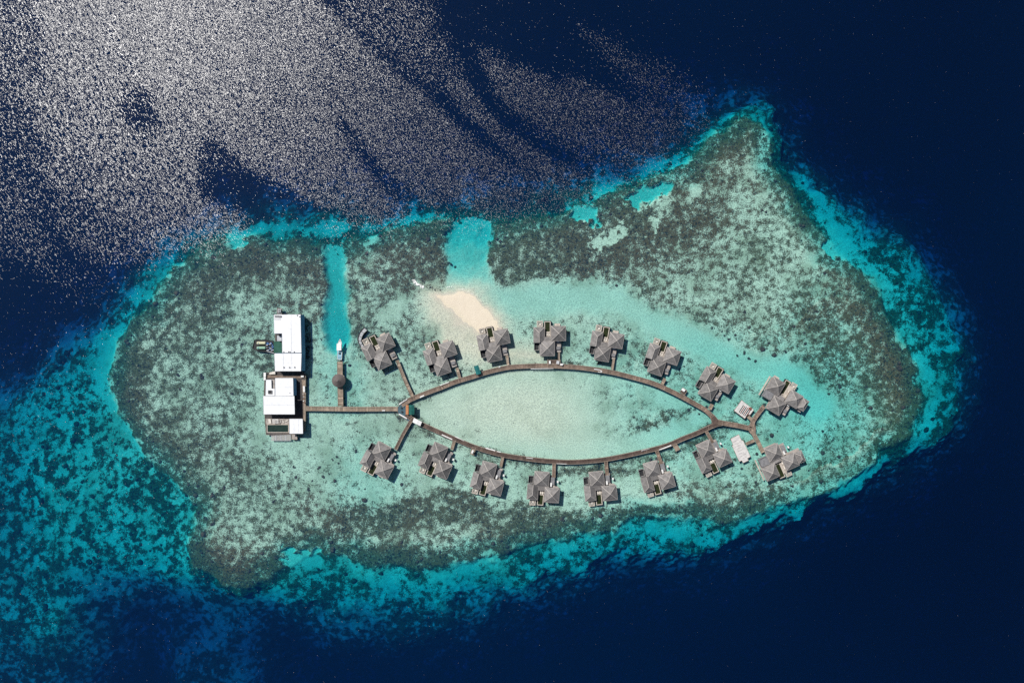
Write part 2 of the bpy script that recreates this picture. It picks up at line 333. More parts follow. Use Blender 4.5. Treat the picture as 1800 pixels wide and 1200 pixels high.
# ================================================================ WATER
def water_material():
    b = NB("sea_water")
    geo = b.n("NewGeometry"); pos = geo.outputs['Position']; bf = geo.outputs['Backfacing']
    wind = b.attr("wind"); foam = b.attr("foam")
    # wavelets: slopes drawn from two stretched noises
    mp = b.n("Mapping", {'Vector': pos, 'Rotation': (0, 0, R(52))}).outputs[0]
    mp = b.n("Mapping", {'Vector': mp, 'Scale': (.45, 1.0, 1.0)}).outputs[0]
    nz = b.n("TexNoise", {'Vector': mp, 'Scale': 2.2, 'Detail': 3.0, 'Roughness': .66})
    nv = b.n("VectorMath", {0: nz.outputs['Color'], 1: (.5, .5, .5)}, operation='SUBTRACT').outputs[0]
    # heavier tails: v * (1 + k |v|^2)
    act = b.ss(b.noise(mp, 1.05, 3.0, .62), .26, .74)                    # patches of wavelets a metre or two across
    on = b.n("MapRange", {0: b.math('ADD', act, wind), 1: .90, 2: 1.06}).outputs[0]
    ruf = b.math('MULTIPLY', b.attr("slope"), b.math('ADD', .035, on))
    ln = b.n("VectorMath", {0: nv}, operation='LENGTH').outputs['Value']
    k = b.math('ADD', 1.0, b.math('MULTIPLY', b.math('POWER', ln, 2.0), 4.0))
    amp = b.math('MULTIPLY', b.math('MULTIPLY', ruf, 7.0), k)
    sc = b.n("VectorMath", {0: nv, 3: amp}, operation='SCALE').outputs[0]
    sw = b.n("TexNoise", {'Vector': pos, 'Scale': .09, 'Detail': 1.0})
    swv = b.n("VectorMath", {0: b.n("VectorMath", {0: sw.outputs['Color'], 1: (.5, .5, .5)}, operation='SUBTRACT').outputs[0], 3: .06}, operation='SCALE').outputs[0]
    sc = b.n("VectorMath", {0: sc, 1: swv}, operation='ADD').outputs[0]
    # longer crests that tilt whole rows of wavelets towards or away from the wind
    m2 = b.n("Mapping", {'Vector': pos, 'Rotation': (0, 0, R(58))}).outputs[0]
    m2 = b.n("Mapping", {'Vector': m2, 'Scale': (.30, 1.0, 1.0)}).outputs[0]
    cr = b.math('MULTIPLY', b.math('SUBTRACT', b.noise(m2, .80, 2.0, .6), .5), b.math('MULTIPLY', ruf, 4.6))
    crv = b.n("VectorMath", {0: (.72, .69, 0), 3: cr}, operation='SCALE').outputs[0]
    sc = b.n("VectorMath", {0: sc, 1: crv}, operation='ADD').outputs[0]
    flat = b.n("VectorMath", {0: sc, 1: (1, 1, 0)}, operation='MULTIPLY').outputs[0]
    nrm = b.n("VectorMath", {0: geo.outputs['True Normal'], 1: flat}, operation='ADD').outputs[0]
    nrm = b.n("VectorMath", {0: nrm}, operation='NORMALIZE').outputs[0]
    ior = b.math('SUBTRACT', 1.333, b.math('MULTIPLY', bf, 1.333 - 1 / 1.333))
    fr = b.n("Fresnel", {'IOR': ior, 'Normal': nrm}).outputs[0]
    tr = b.n("BsdfTransparent", {'Color': (1, 1, 1, 1)})
    tb = b.attr("vignette_tint")
    df = b.n("BsdfDiffuse", {'Color': b.mix(tb, (.0, .055, .27), (.0, .115, .48))})        # light scattered back by the water itself, dimmed along the painted vignette
    body = b.n("MixShader", {0: WATER_SCATTER, 1: tr.outputs[0], 2: df.outputs[0]})
    gl = b.n("BsdfAnisotropic", {'Color': (1, 1, 1, 1), 'Roughness': b.math('ADD', .14, b.math('MULTIPLY', ruf, .45)), 'Normal': nrm}); gl.distribution = 'BECKMANN'
    mx = b.n("MixShader", {0: fr, 1: body.outputs[0], 2: gl.outputs[0]})
    fo = b.n("BsdfDiffuse", {'Color': (.85, .86, .84, 1)})
    fm = b.ss(b.math('ADD', foam, b.math('MULTIPLY', b.math('SUBTRACT', b.noise(pos, 1.3, 3.0, .7), .5), 1.3)), .45, .75)
    mx2 = b.n("MixShader", {0: fm, 1: mx.outputs[0], 2: fo.outputs[0]})
    b.t.links.new(mx2.outputs[0], b.out.inputs[0])
    dens = .36
    va = b.n("VolumeAbsorption", {'Color': (1 - ABS[0] / dens, 1 - ABS[1] / dens, 1 - ABS[2] / dens, 1), 'Density': dens})
    b.t.links.new(va.outputs[0], b.out.inputs[1])
    return b.m
ABS = (.34, .051, .026); WATER_SCATTER = .08

def wind_map(U, V):
    """how much of the surface is ruffled here (0 slick .. 1 fully ruffled)"""
    wu = 60 * fbm(U, V, 90, 41, 4, .5); wv = 60 * fbm(U, V, 90, 42, 4, .5)
    n = fbm(U, V, 40, 44, 4, .55); n8 = fbm(U, V, 14, 48, 3, .6)
    xr = U * .80 + V * .60; yr = -U * .60 + V * .80
    stk = fbm(xr * .28, yr, 34, 47, 4, .55)
    a, c = U + wu * .5 + 60 * stk + 26 * n8, V + wv * .5 + 36 * stk + 26 * n8
    g = np.zeros(U.shape)
    def add(m, val):
        nonlocal g
        g = np.maximum(g, np.clip(m, 0, 1) * val)
    def cut(m, k):
        nonlocal g
        g = g * (1 - np.clip(m, 0, 1) * k)
    add(pol(a, c, [(75,-400),(560,-400),(565,0),(600,45),(640,82),(690,125),(740,165),(790,210),(830,250),(870,275),(905,310),(890,350),(850,370),(800,350),(760,345),
        (700,380),(640,390),(590,370),(540,350),(480,320),(430,300),(380,300),(350,340),(420,380),(440,410),(390,440),(310,450),(230,480),(150,480),(100,400),(75,300),(62,150)], 26), 1.08)
    g = g * (1 - .50 * sstep(V - .25 * U + 60 * n, 210, 400)) * (1 - .30 * (1 - sstep(U + 50 * n, 90, 300)))
    add(pol(a, c, [(-200,-300),(80,-300),(80,120),(95,450),(190,500),(260,520),(200,570),(120,580),(60,480),(-200,400)], 40), .40)
    add(pol(a, c, [(836,88),(900,108),(980,135),(1060,155),(1160,180),(1210,230),(1180,290),(1080,300),(1000,270),(950,235),(900,195),(860,150)], 22), .74)
    add(pol(a, c, [(750,95),(790,120),(830,160),(880,215),(960,270),(1000,310),(940,310),(880,260),(820,200),(770,150)], 14), .70)
    add(pol(a, c, [(900,285),(1000,290),(1150,290),(1250,290),(1180,340),(1000,370),(900,400),(700,400),(600,420),(560,400),(700,370),(850,360)], 35), .58)
    add(pol(a, c, [(560,-200),(720,-200),(780,60),(820,140),(740,150),(660,90),(600,40)], 30), .46)
    add(pol(a, c, [(1020,50),(1100,80),(1220,140),(1260,230),(1200,280),(1120,200),(1060,120)], 35), .46)
    cut(ell(a, c, 243, 190, 48, 40, 25, .5), .78); cut(line(a, c, [(200,40),(208,90),(220,140)], 16, .9), .42)
    cut(pol(a, c, [(335,232),(375,235),(410,262),(440,290),(500,325),(560,360),(600,400),(520,370),(430,345),(380,345),(335,310)], 20), .78)
    cut(line(a, c, [(606,225),(625,250),(650,290),(690,330),(740,378)], 19, .7), .75)
    cut(line(a, c, [(650,250),(700,290),(760,320)], 10, .9), .30); cut(ell(a, c, 575, 92, 60, 15, 25, .8), .36)
    cut(line(a, c, [(720,180),(800,240),(860,300),(930,330)], 11, .8), .22)
    cut(line(a, c, [(840,160),(900,205),(980,240),(1060,275)], 8, .8), .35)
    g = g * np.clip(1.0 + .25 * n + .8 * stk, .4, 1.25)
    return .10 + g * (1 - sstep(V, 420, 560))
def slope_map(U, V):
    r = np.hypot(U - 240, V + 100)
    return .19 * (1 + .10 * (1 - sstep(np.hypot(U - 60, V + 20), 60, 300)) + .95 * sstep(r, 330, 950))
def foam_map(U, V):
    n = fbm(U, V, 7, 51, 3)
    f = .8 * line(U + 12 * n, V + 12 * n, [(727,495),(736,500),(746,505)], 4.0, .9)
    f += .62 * line(U + 5 * n, V + 5 * n, [(774,506),(798,505),(820,510),(838,521)], 2.0, .9)
    f += .55 * line(U + 8 * n, V + 8 * n, [(780,530),(790,532),(796,537)], 2.0, .9)
    f += .60 * line(U + 4 * n, V + 4 * n, [(822,604),(832,607),(840,612),(842,617)], 2.4, .9)
    f += .50 * line(U + 8 * n, V + 8 * n, [(795,575),(806,576),(815,580)], 1.7, .9)
    f += .55 * line(U + 4 * n, V + 4 * n, [(905,607),(920,606),(932,604)], 1.5, .9)
    f += .60 * line(U + 4 * n, V + 4 * n, [(838,640),(848,637),(855,636)], 2.0, .9)
    return np.clip(f, 0, 1)
U2, V2 = grid(-60, 1860, -60, 1260, 4.0, 14000)
def close_box(co, q, i):
    """sides and bottom, so the water is one closed body"""
    base = co.copy(); ring = np.concatenate([i[0, :-1], i[:-1, -1], i[-1, :0:-1], i[:0:-1, 0]])
    low = co[ring].copy(); low[:, 2] = -120.0
    k = len(co); n = len(ring)
    co = np.concatenate([co, low]); j = np.arange(n); j2 = (j + 1) % n
    side = np.stack([ring[j2], ring[j], k + j, k + j2], -1)[:, ::-1]
    x0, x1 = co[:, 0].min(), co[:, 0].max(); y0, y1 = co[:, 1].min(), co[:, 1].max()
    corners = np.array([[x0, y0, -120.], [x1, y0, -120.], [x1, y1, -120.], [x0, y1, -120.]], np.float32)
    kk = len(co); co = np.concatenate([co, corners])
    bot = np.array([[kk, kk + 3, kk + 2, kk + 1]])
    return co, np.concatenate([q, side, bot])
water = grid_mesh("water", U2, V2, np.zeros(U2.shape), {"wind": wind_map(U2, V2), "slope": slope_map(U2, V2), "foam": foam_map(U2, V2), "vignette_tint": np.clip(.62 - (U2 - 900) / 2400 + .5 * fbm(U2, V2, 420, 71, 3), 0, 1)}, water_material(), close_box, smooth=False)  # colour darkens rightwards as a painted lens vignette, with random variation
tag(water, kind='structure')

# ================================================================ MATERIALS FOR WHAT PEOPLE BUILT
def surf(name, c1, c2, scale=1.0, rough=.7, bump=.15, metal=0.0, tone=False, bands=None, spec=.3, detail=3.0):
    b = NB(name)
    pos = b.n("NewGeometry").outputs['Position']
    obj = b.n("TexCoord").outputs['Object']
    n = b.noise(pos, scale, detail, .6)
    f = b.ss(n, .34, .66)
    col = b.mix(f, c1, c2)
    n2 = b.noise(pos, scale * 6, 2.0, .6)
    col = b.mix(b.math('MULTIPLY', b.ss(n2, .4, .7), .25), col, tuple(x * .55 for x in c1))
    h = n2
    if bands:                                       # (axis, pitch in metres, strength): courses, corrugations, planks
        ax, pitch, st = bands
        comp = b.n("SeparateXYZ", {0: obj}).outputs[ax]
        ph = b.math('FRACT', b.math('DIVIDE', comp, pitch))
        ln = b.ss(ph, .0, .22)
        col = b.mix(b.math('MULTIPLY', b.math('SUBTRACT', 1.0, ln), st), col, tuple(x * .45 for x in c1))
        h = b.math('ADD', b.math('MULTIPLY', n2, .4), ph)
    if name == 'weathered_shingle':                 # every roof has weathered a little differently
        rnd = b.n('ObjectInfo').outputs['Random']
        col = b.n('VectorMath', {0: col, 3: b.math('ADD', .84, b.math('MULTIPLY', rnd, .32))}, operation='SCALE').outputs[0]
        pt = b.ss(b.noise(pos, .35, 3.0, .7), .58, .66)
        col = b.mix(b.math('MULTIPLY', pt, .30), col, (.30, .27, .25))
    if tone:
        t = b.attr("tone")
        col = b.n("VectorMath", {0: col, 3: t}, operation='SCALE').outputs[0]
    bp = b.n("Bump", {'Strength': bump, 'Distance': .05, 'Height': h})
    pb = b.n("BsdfPrincipled", {'Base Color': col, 'Roughness': rough, 'Metallic': metal, 'Normal': bp.outputs[0], 'Specular IOR Level': spec})
    b.t.links.new(pb.outputs[0], b.out.inputs[0])
    return b.m
M = {
 'shingle': surf("weathered_shingle", (.176,.166,.162), (.268,.253,.247), .55, .85, .5, bands=(2, .24, .35)),
 'ridge': surf("ridge_cap", (.36,.33,.31), (.48,.45,.42), 1.5, .8),
 'timber': surf("brown_timber", (.155,.112,.088), (.235,.175,.138), .5, .75, .3, tone=True),
 'timber_dark': surf("dark_timber", (.075,.052,.045), (.12,.085,.07), .6, .75, .3, tone=True),
 'timber_tan': surf("sun_bleached_timber", (.235,.185,.14), (.33,.265,.205), .5, .8, .3, tone=True),
 'timber_grey': surf("silver_timber", (.30,.27,.25), (.44,.40,.37), .6, .85, .3, bands=(0, .5, .35)),
 'deck_pale': surf("pale_deck", (.42,.37,.32), (.58,.52,.46), .7, .85, .3, bands=(0, .3, .25)),
 'frame': surf("rail_timber", (.26,.21,.17), (.40,.33,.27), .8, .8, .2),
 'wall': surf("villa_wall", (.20,.15,.11), (.28,.21,.16), .8, .8, .2, bands=(2, .3, .3)),
 'white_roof': surf("white_sheet_roof", (.80,.82,.85), (.86,.87,.89), .12, .45, .12, bands=(0, 1.05, .10)),
 'white': surf("white_paint", (.74,.74,.73), (.84,.84,.83), .5, .5, .1),
 'offwhite': surf("offwhite_fabric", (.62,.58,.52), (.74,.70,.64), 1.0, .9, .1),
 'blue_wall': surf("blue_cladding", (.13,.27,.42), (.19,.36,.52), .3, .5, .3, bands=(1, .9, .4)),
 'seam': surf("grey_seam", (.45,.47,.50), (.55,.56,.58), .5, .6, .1),
 'dark': surf("dark_paint", (.018,.020,.024), (.035,.036,.04), .8, .6, .1),  # near-black paint of the hull, frames, vents and yard floors
 'glass': surf("dark_glass", (.012,.02,.028), (.02,.03,.04), .5, .08, .02, spec=.5),
 'pool': surf("green_pool_water", (.020,.026,.010), (.032,.040,.014), .8, .08, .05, spec=.5),
 'pool_dark': surf("dark_pool_water", (.018,.036,.030), (.026,.048,.040), .5, .08, .05, spec=.5),
 'coping': surf("pool_coping", (.50,.44,.38), (.64,.58,.51), 1.0, .8, .1),
 'concrete': surf("grey_concrete", (.17,.17,.18), (.25,.25,.26), .8, .85, .2),
 'floor_shaded': surf("shade_toned_floor", (.055,.050,.052), (.095,.085,.082), .7, .8, .2, bands=(0, .5, .3)),  # base darkened to stand in for shade between the buildings
 'deck_grey': surf("bleached_grey_deck", (.54,.52,.51), (.70,.68,.66), .5, .85, .3, bands=(0, .3, .3)),
 'teal': surf("teal_canvas", (.010,.115,.120), (.016,.165,.165), .5, .75, .1),
 'teal_dark': surf("dark_teal_canvas", (.008,.085,.075), (.012,.120,.105), .5, .75, .1),
 'slate': surf("blue_grey_floor", (.045,.095,.125), (.075,.135,.165), .6, .7, .2),
 'orange': surf("terracotta_boards", (.42,.17,.07), (.55,.25,.12), .9, .8, .2),
 'green': surf("green_tarpaulin", (.020,.085,.060), (.035,.115,.085), .4, .8, .1),
 'tank_green': surf("pale_green_tank", (.20,.38,.27), (.28,.47,.35), .6, .5, .1),
 'tank_cream': surf("cream_tank", (.55,.54,.36), (.66,.64,.45), .6, .5, .1),
 'blue': surf("blue_paint", (.05,.14,.36), (.10,.24,.50), 1.0, .5, .2),
 'boat_floor': surf("pale_blue_boat_deck", (.20,.40,.52), (.34,.55,.66), 1.4, .5, .1),
 'thatch': surf("cone_shingle", (.125,.105,.10), (.165,.140,.133), .5, .85, .5, bands=(2, .2, .3)),
 'rust': surf("rusty_red_beams", (.16,.055,.04), (.26,.10,.075), 1.2, .8, .2),
 'steel': surf("galvanised_steel", (.38,.40,.42), (.50,.52,.54), 1.0, .4, .1, metal=.4),
 'coral': surf("coral_rock", (.030,.028,.016), (.11,.085,.050), .9, .9, .6),
 'pile': surf("wet_pile", (.10,.09,.08), (.16,.145,.13), .8, .7, .2),
}
def net_material():
    b = NB("hammock_net"); obj = b.n("TexCoord").outputs['Object']
    s = b.n("SeparateXYZ", {0: obj})
    fx = b.math('FRACT', b.math('DIVIDE', s.outputs[0], .3)); fy = b.math('FRACT', b.math('DIVIDE', s.outputs[1], .3))
    ln = b.math('MINIMUM', b.math('GREATER_THAN', fx, .5), b.math('GREATER_THAN', fy, .5))
    tr = b.n("BsdfTransparent"); df = b.n("BsdfDiffuse", {'Color': (.42, .42, .40, 1)})
    mx = b.n("MixShader", {0: ln, 1: df.outputs[0], 2: tr.outputs[0]})
    b.t.links.new(mx.outputs[0], b.out.inputs[0]); return b.m
M['net'] = net_material()

# ================================================================ MESH HELPERS
class MB:
    def __init__(s): s.v = []; s.f = []; s.t = []
    def add(s, vs, fs, tone=1.0):
        k = len(s.v); s.v += [tuple(p) for p in vs]; s.f += [tuple(i + k for i in f) for f in fs]; s.t += [tone] * len(fs); return s
    def prism(s, poly, z0, z1, tone=1.0):
        n = len(poly)
        area = sum(poly[i][0] * poly[(i + 1) % n][1] - poly[(i + 1) % n][0] * poly[i][1] for i in range(n))
        if area < 0: poly = poly[::-1]
        vs = [(x, y, z0) for x, y in poly] + [(x, y, z1) for x, y in poly]
        fs = [tuple(range(n))[::-1], tuple(range(n, 2 * n))] + [(i, (i + 1) % n, n + (i + 1) % n, n + i) for i in range(n)]
        return s.add(vs, fs, tone)
    def box(s, x0, x1, y0, y1, z0, z1, tone=1.0):
        if x0 > x1: x0, x1 = x1, x0
        if y0 > y1: y0, y1 = y1, y0
        return s.prism([(x0, y0), (x1, y0), (x1, y1), (x0, y1)], z0, z1, tone)
    def frame(s, x0, x1, y0, y1, w, z0, z1):
        if y0 > y1: y0, y1 = y1, y0
        s.box(x0, x1, y0, y0 + w, z0, z1); s.box(x0, x1, y1 - w, y1, z0, z1)
        s.box(x0, x0 + w, y0 + w, y1 - w, z0, z1); return s.box(x1 - w, x1, y0 + w, y1 - w, z0, z1)
    def bar(s, a, b, w, h=None, tone=1.0):
        """box beam between two 3-D points"""
        h = h or w; a = mathutils.Vector(a); b = mathutils.Vector(b); d = (b - a).normalized()
        up = mathutils.Vector((0, 0, 1)) if abs(d.z) < .95 else mathutils.Vector((1, 0, 0))
        r = d.cross(up).normalized() * w / 2; u = r.cross(d).normalized() * h / 2
        vs = [a - r - u, a + r - u, a + r + u, a - r + u, b - r - u, b + r - u, b + r + u, b - r + u]
        return s.add([tuple(p) for p in vs], [(3, 2, 1, 0), (4, 5, 6, 7), (0, 1, 5, 4), (1, 2, 6, 5), (2, 3, 7, 6), (3, 0, 4, 7)], tone)
    def tube(s, a, b, r, n=10, r2=None):
        a = mathutils.Vector(a); b = mathutils.Vector(b); d = (b - a).normalized(); r2 = r if r2 is None else r2
        up = mathutils.Vector((0, 0, 1)) if abs(d.z) < .9 else mathutils.Vector((1, 0, 0))
        e = d.cross(up).normalized(); f = e.cross(d)
        vs = []
        for c, q in ((a, r), (b, r2)):
            for i in range(n):
                t = 2 * math.pi * i / n; vs.append(tuple(c + e * math.cos(t) * q + f * math.sin(t) * q))
        fs = [(i, (i + 1) % n, n + (i + 1) % n, n + i) for i in range(n)] + [tuple(range(n))[::-1], tuple(range(n, 2 * n))]
        return s.add(vs, fs)
    def lathe(s, prof, n=32, c=(0, 0)):
        vs = []; m = len(prof)
        for i in range(n):
            t = 2 * math.pi * i / n
            for r, z in prof: vs.append((c[0] + r * math.cos(t), c[1] + r * math.sin(t), z))
        fs = []
        for i in range(n):
            j = (i + 1) % n
            for k in range(m - 1): fs.append((i * m + k, j * m + k, j * m + k + 1, i * m + k + 1))
        return s.add(vs, fs)
    def build(s, name, mat, parent=None, smooth=False, bevel=0.0):
        import bmesh
        me = D.meshes.new(name); me.from_pydata(s.v, [], s.f); 
        if any(abs(t - 1) > 1e-6 for t in s.t) or mat.name in TONED:
            at = me.attributes.new("tone", 'FLOAT', 'FACE'); at.data.foreach_set("value", s.t)
        bm = bmesh.new(); bm.from_mesh(me); bmesh.ops.recalc_face_normals(bm, faces=bm.faces)
        bm.to_mesh(me); bm.free()
        if smooth: me.polygons.foreach_set("use_smooth", [True] * len(me.polygons))
        me.materials.append(mat)
        o = D.objects.new(name, me); COL.objects.link(o)
        if parent is not None: o.parent = parent
        if bevel:
            bv = o.modifiers.new("bevel", 'BEVEL'); bv.width = bevel; bv.segments = 2; bv.limit_method = 'ANGLE'
        return o
TONED = {M['timber'].name, M['timber_dark'].name, M['timber_tan'].name}
def empty(name, loc=(0, 0, 0), rz=0.0, **kw):
    o = D.objects.new(name, None); COL.objects.link(o); o.location = loc; o.rotation_euler = (0, 0, rz); o.empty_display_size = 1
    return tag(o, **kw)
def copy_tree(o, parent=None):
    c = o.copy(); COL.objects.link(c); c.parent = parent
    for ch in [x for x in KIDS.get(o.name, [])]: copy_tree(ch, c)
    return c
KIDS = {}
def index_kids(o):
    for x in D.objects:
        if x.parent is not None: KIDS.setdefault(x.parent.name, [])
    KIDS.clear()
    for x in D.objects:
        if x.parent is not None: KIDS.setdefault(x.parent.name, []).append(x)
def depth_at(x, y):
    u = np.array([[x / S + 900]]); v = np.array([[600 - y / S]])
    i = np.argmin(abs(U[0] - u[0, 0])); j = np.argmin(abs(V[:, 0] - v[0, 0]))
    return float(dep[j, i])

def hip(x0, x1, y0, y1, z0, z1, ax='sq', hips=(1, 1), t=.22):
    """hipped roof shell with fascia. ax 'y': ridge runs along y; hips says which ends (low y, high y) are hipped."""
    m = MB(); cx, cy = (x0 + x1) / 2, (y0 + y1) / 2; hw = (x1 - x0) / 2
    if ax == 'sq': ra = rb = (cx, cy, z1)
    else:
        ra = (cx, y0 + (hw if hips[0] else 0), z1); rb = (cx, y1 - (hw if hips[1] else 0), z1)
    c = [(x0, y0, z0), (x1, y0, z0), (x1, y1, z0), (x0, y1, z0)]
    low = [(x, y, z0 - t) for x, y, _ in c]
    vs = c + low + [ra, rb]
    fs = [(0, 1, 8), (1, 2, 9, 8), (2, 3, 9), (3, 0, 8, 9)] if ax != 'sq' else [(0, 1, 8), (1, 2, 8), (2, 3, 8), (3, 0, 8)]
    fs += [(4, 5, 1, 0), (5, 6, 2, 1), (6, 7, 3, 2), (7, 4, 0, 3), (7, 6, 5, 4)]
    if ax == 'sq': vs = vs[:9]
    m.add(vs, fs)
    r = MB()
    def cap(a, b, w=.34): r.bar((a[0], a[1], a[2] + .05), (b[0], b[1], b[2] + .05), w, .14)
    if ax == 'sq':
        for q in c: cap(q, ra)
    else:
        cap(ra, rb)
        for i, q in enumerate(c):
            e = ra if i in (0, 1) else rb
            if (hips[0] if i in (0, 1) else hips[1]): cap(q, e)
    for i in range(4):                                   # thin light eaves trim
        a, b = c[i], c[(i + 1) % 4]; r.bar((a[0], a[1], z0 + .02), (b[0], b[1], z0 + .02), .12, .12)
    return m, r

# ================================================================ VILLAS
def make_villa(m, grand):
    """m = +1: pool end up the map; -1: pool end down. Built round the centre of the main roof; q = one survey pixel"""
    q = S
    root = empty('overwater_villa')
    def Bx(mb, x0, x1, y0, y1, z0, z1): return mb.box(x0 * q, x1 * q, y0 * q * m, y1 * q * m, z0, z1)
    Z = 1.6
    def roof_block(x0, x1, y0, y1, ez, az, ax='sq', hips=(1, 1), inset=2.2, doors=(), wins=()):
        ez += .35; az += .8
        ya, yb = sorted((y0 * q * m, y1 * q * m)); h = hips if m > 0 else hips[::-1]
        a, r = hip(x0 * q, x1 * q, ya, yb, ez, az, ax, h)
        ro = a.build('roof', M['shingle'], root); r.build('ridge_cap', M['ridge'], ro)
        wl = MB(); wl.box(x0 * q + inset * q, x1 * q - inset * q, ya + inset * q, yb - inset * q, Z + .01, ez - .05)
        wo_ = wl.build('wall', M['wall'], root)
        X0, X1, Y0, Y1 = x0 * q + inset * q, x1 * q - inset * q, ya + inset * q, yb - inset * q
        cx, cy = (X0 + X1) / 2, (Y0 + Y1) / 2
        for side in wins:
            g = MB(); f = MB()
            if side in 'ew':
                X = X1 if side == 'e' else X0; sg = 1 if side == 'e' else -1
                g.box(X + sg * .02, X + sg * .05, cy - 1.6, cy + 1.6, Z + .5, ez - .6); f.frame  # glazing
                for yy in (cy - 1.65, cy, cy + 1.65): f.box(X + sg * .01, X + sg * .09, yy - .05, yy + .05, Z + .4, ez - .5)
            else:
                Y = Y1 if side == 'n' else Y0; sg = 1 if side == 'n' else -1
                g.box(cx - 1.6, cx + 1.6, Y + sg * .02, Y + sg * .05, Z + .5, ez - .6)
                for xx in (cx - 1.65, cx, cx + 1.65): f.box(xx - .05, xx + .05, Y + sg * .01, Y + sg * .09, Z + .4, ez - .5)
            fz = (Z + .4, Z + .5), (ez - .58, ez - .48)
            for za, zb in fz:
                if side in 'ew': f.box(X + sg * .01, X + sg * .1, cy - 1.71, cy + 1.71, za, zb)
                else: f.box(cx - 1.71, cx + 1.71, Y + sg * .01, Y + sg * .1, za, zb)
            wd = g.build('window', M['glass'], wo_); f.build('frame', M['frame'], wd)
        return wo_
    if not grand:
        roof_block(-13, 13, -13, 13, 4.3, 7.3, wins='ew' + ('s' if m > 0 else 'n'))
        roof_block(6.8, 32.4, 13.2, 39, 4.6, 7.6, wins='e' + ('n' if m > 0 else 's'))
        wC = roof_block(-23.6, -4.4, 9.9, 36.8, 3.7, 5.9, ax='y', hips=(0, 1), wins='w')
        lk = MB(); pts = [(-12.8, 13.3), (-6.5, 20.2), (6.6, 20.2), (6.6, 13.3)]
        xy = [(x * q, y * q * m) for x, y in pts]; zs = [4.4, 3.8, 3.8, 4.4]
        vs = [(x, y, z) for (x, y), z in zip(xy, zs)] + [(x, y, 3.6) for x, y in xy]
        lk.add(vs, [(0, 1, 2, 3), (7, 6, 5, 4), (0, 4, 5, 1), (1, 5, 6, 2), (2, 6, 7, 3), (3, 7, 4, 0)]); lk.build('link_roof', M['shingle'], root)
        dx, dy = 0, 0
        pool = (-3.0, 5.2, 29.0, 45.5)
        net = (-17.8, -7.2, 37.6, 48.2)
        yard = (-22.6, -13.6, -3.5, 9.6)
    else:
        roof_block(-12.6, 12.6, -12.6, 12.6, 4.3, 7.3, wins='ew')
        roof_block(7.6, 32, 13.2, 38, 4.6, 7.6, wins='n' if m > 0 else 's')
        roof_block(-31, -6.4, 16.6, 41.4, 4.4, 7.3, wins='w')
        roof_block(32.2, 45.6, 15.6, 36, 4.0, 6.0, ax='y', wins='e')
        lk = MB(); Bx(lk, -28.5, -12.8, 2.6, 16.4, 3.7, 3.9); lk.build('flat_roof', M['concrete'], root)
        lk = MB(); Bx(lk, -12.6, 7.4, 13.0, 19.5, 3.7, 3.9); lk.build('link_roof', M['shingle'], root)
        pool = (-4.4, 3.0, 24.0, 47.5)
        net = (6.0, 16.5, 40.5, 51.5)
        yard = (-28.5, -13.0, 2.0, 16.0)
        e = MB(); Bx(e, -34.0, -31.6, 1.5, 40, Z - .35, Z - .05); e.build('side_step', M['deck_pale'], root)
    # platform under everything
    dk = MB()
    if not grand:
        Bx(dk, -12, 12, -12, 12.4, Z - .3, Z); Bx(dk, 8, 31, 12.4, 38, Z - .3, Z); Bx(dk, -22.4, 8, 12.4, 27, Z - .3, Z); Bx(dk, -22.4, -5.6, 27, 36.2, Z - .3, Z)
    else:
        Bx(dk, -12, 12, -12, 12.4, Z - .3, Z); Bx(dk, 8, 45, 12.4, 37.5, Z - .3, Z); Bx(dk, -29.8, 8, 12.4, 23, Z - .3, Z); Bx(dk, -29.8, -5.6, 23, 40.6, Z - .3, Z)
    Bx(dk, yard[0], yard[1], yard[2], min(yard[3], 12.3), Z - .32, Z - .02)
    dk.build('platform', M['timber_grey'], root)
    # yard with a low screen wall
    y = MB(); y.frame(yard[0] * q, yard[1] * q, yard[2] * q * m, yard[3] * q * m, .18, Z - .02, Z + 1.5); y.build('screen_wall', M['concrete'], root)
    y = MB(); Bx(y, yard[0] + 1, yard[1] - 1, yard[2] + 1, yard[3] - 1, Z - .01, Z + .03); y.build('yard_floor', M['dark'], root)
    # pool with coping and decking round it
    x0, x1, y0, y1 = pool
    pd = MB(); pd.frame((x0 - 2.4) * q, (x1 + 1.9) * q, (y0 - 1.5) * q * m, (y1 + 2.6) * q * m, .30, -.4, Z + .12); po = pd.build('pool_shell', M['dark'], root)
    cp = MB(); cp.frame((x0 - 1.5) * q, (x1 + 1.1) * q, (y0 - .8) * q * m, (y1 + 1.6) * q * m, .40, Z - .3, Z + .16); cp.build('coping', M['coping'], po)
    ws = MB(); Bx(ws, x0 - .6, x1 + .3, y0 + .2, y1 + .6, -.3, Z - .12); ws.build('pool_water', M['pool'], po)
    # lounge deck by the pool
    ld = MB()
    if not grand: Bx(ld, -1.8, 6.6, 20.4, 28.0, Z - .05, Z + .14)
    else: Bx(ld, 4.2, 12.6, 20.0, 43.0, Z - .05, Z + .14)
    ld.build('lounge_deck', M['deck_pale'], root)
    # terrace with a sunken net
    x0, x1, y0, y1 = net
    tf = MB(); tf.frame(x0 * q, x1 * q, y0 * q * m, y1 * q * m, .55, Z - .35, Z + .05); tr = tf.build('net_terrace', M['deck_pale'], root)
    nm = MB(); Bx(nm, x0 + 1.5, x1 - 1.5, y0 + 1.5, y1 - 1.5, Z - .45, Z - .43); nm.build('net', M['net'], tr)
    rr = MB(); c = ((x0 + x1) / 2 * q, (y0 + y1) / 2 * q * m); rr.lathe([(1.0, Z - .35), (1.15, Z - .1), (1.0, Z + .1), (.86, Z - .1), (1.0, Z - .35)], 20, c); rr.build('net_ring', M['coping'], tr)
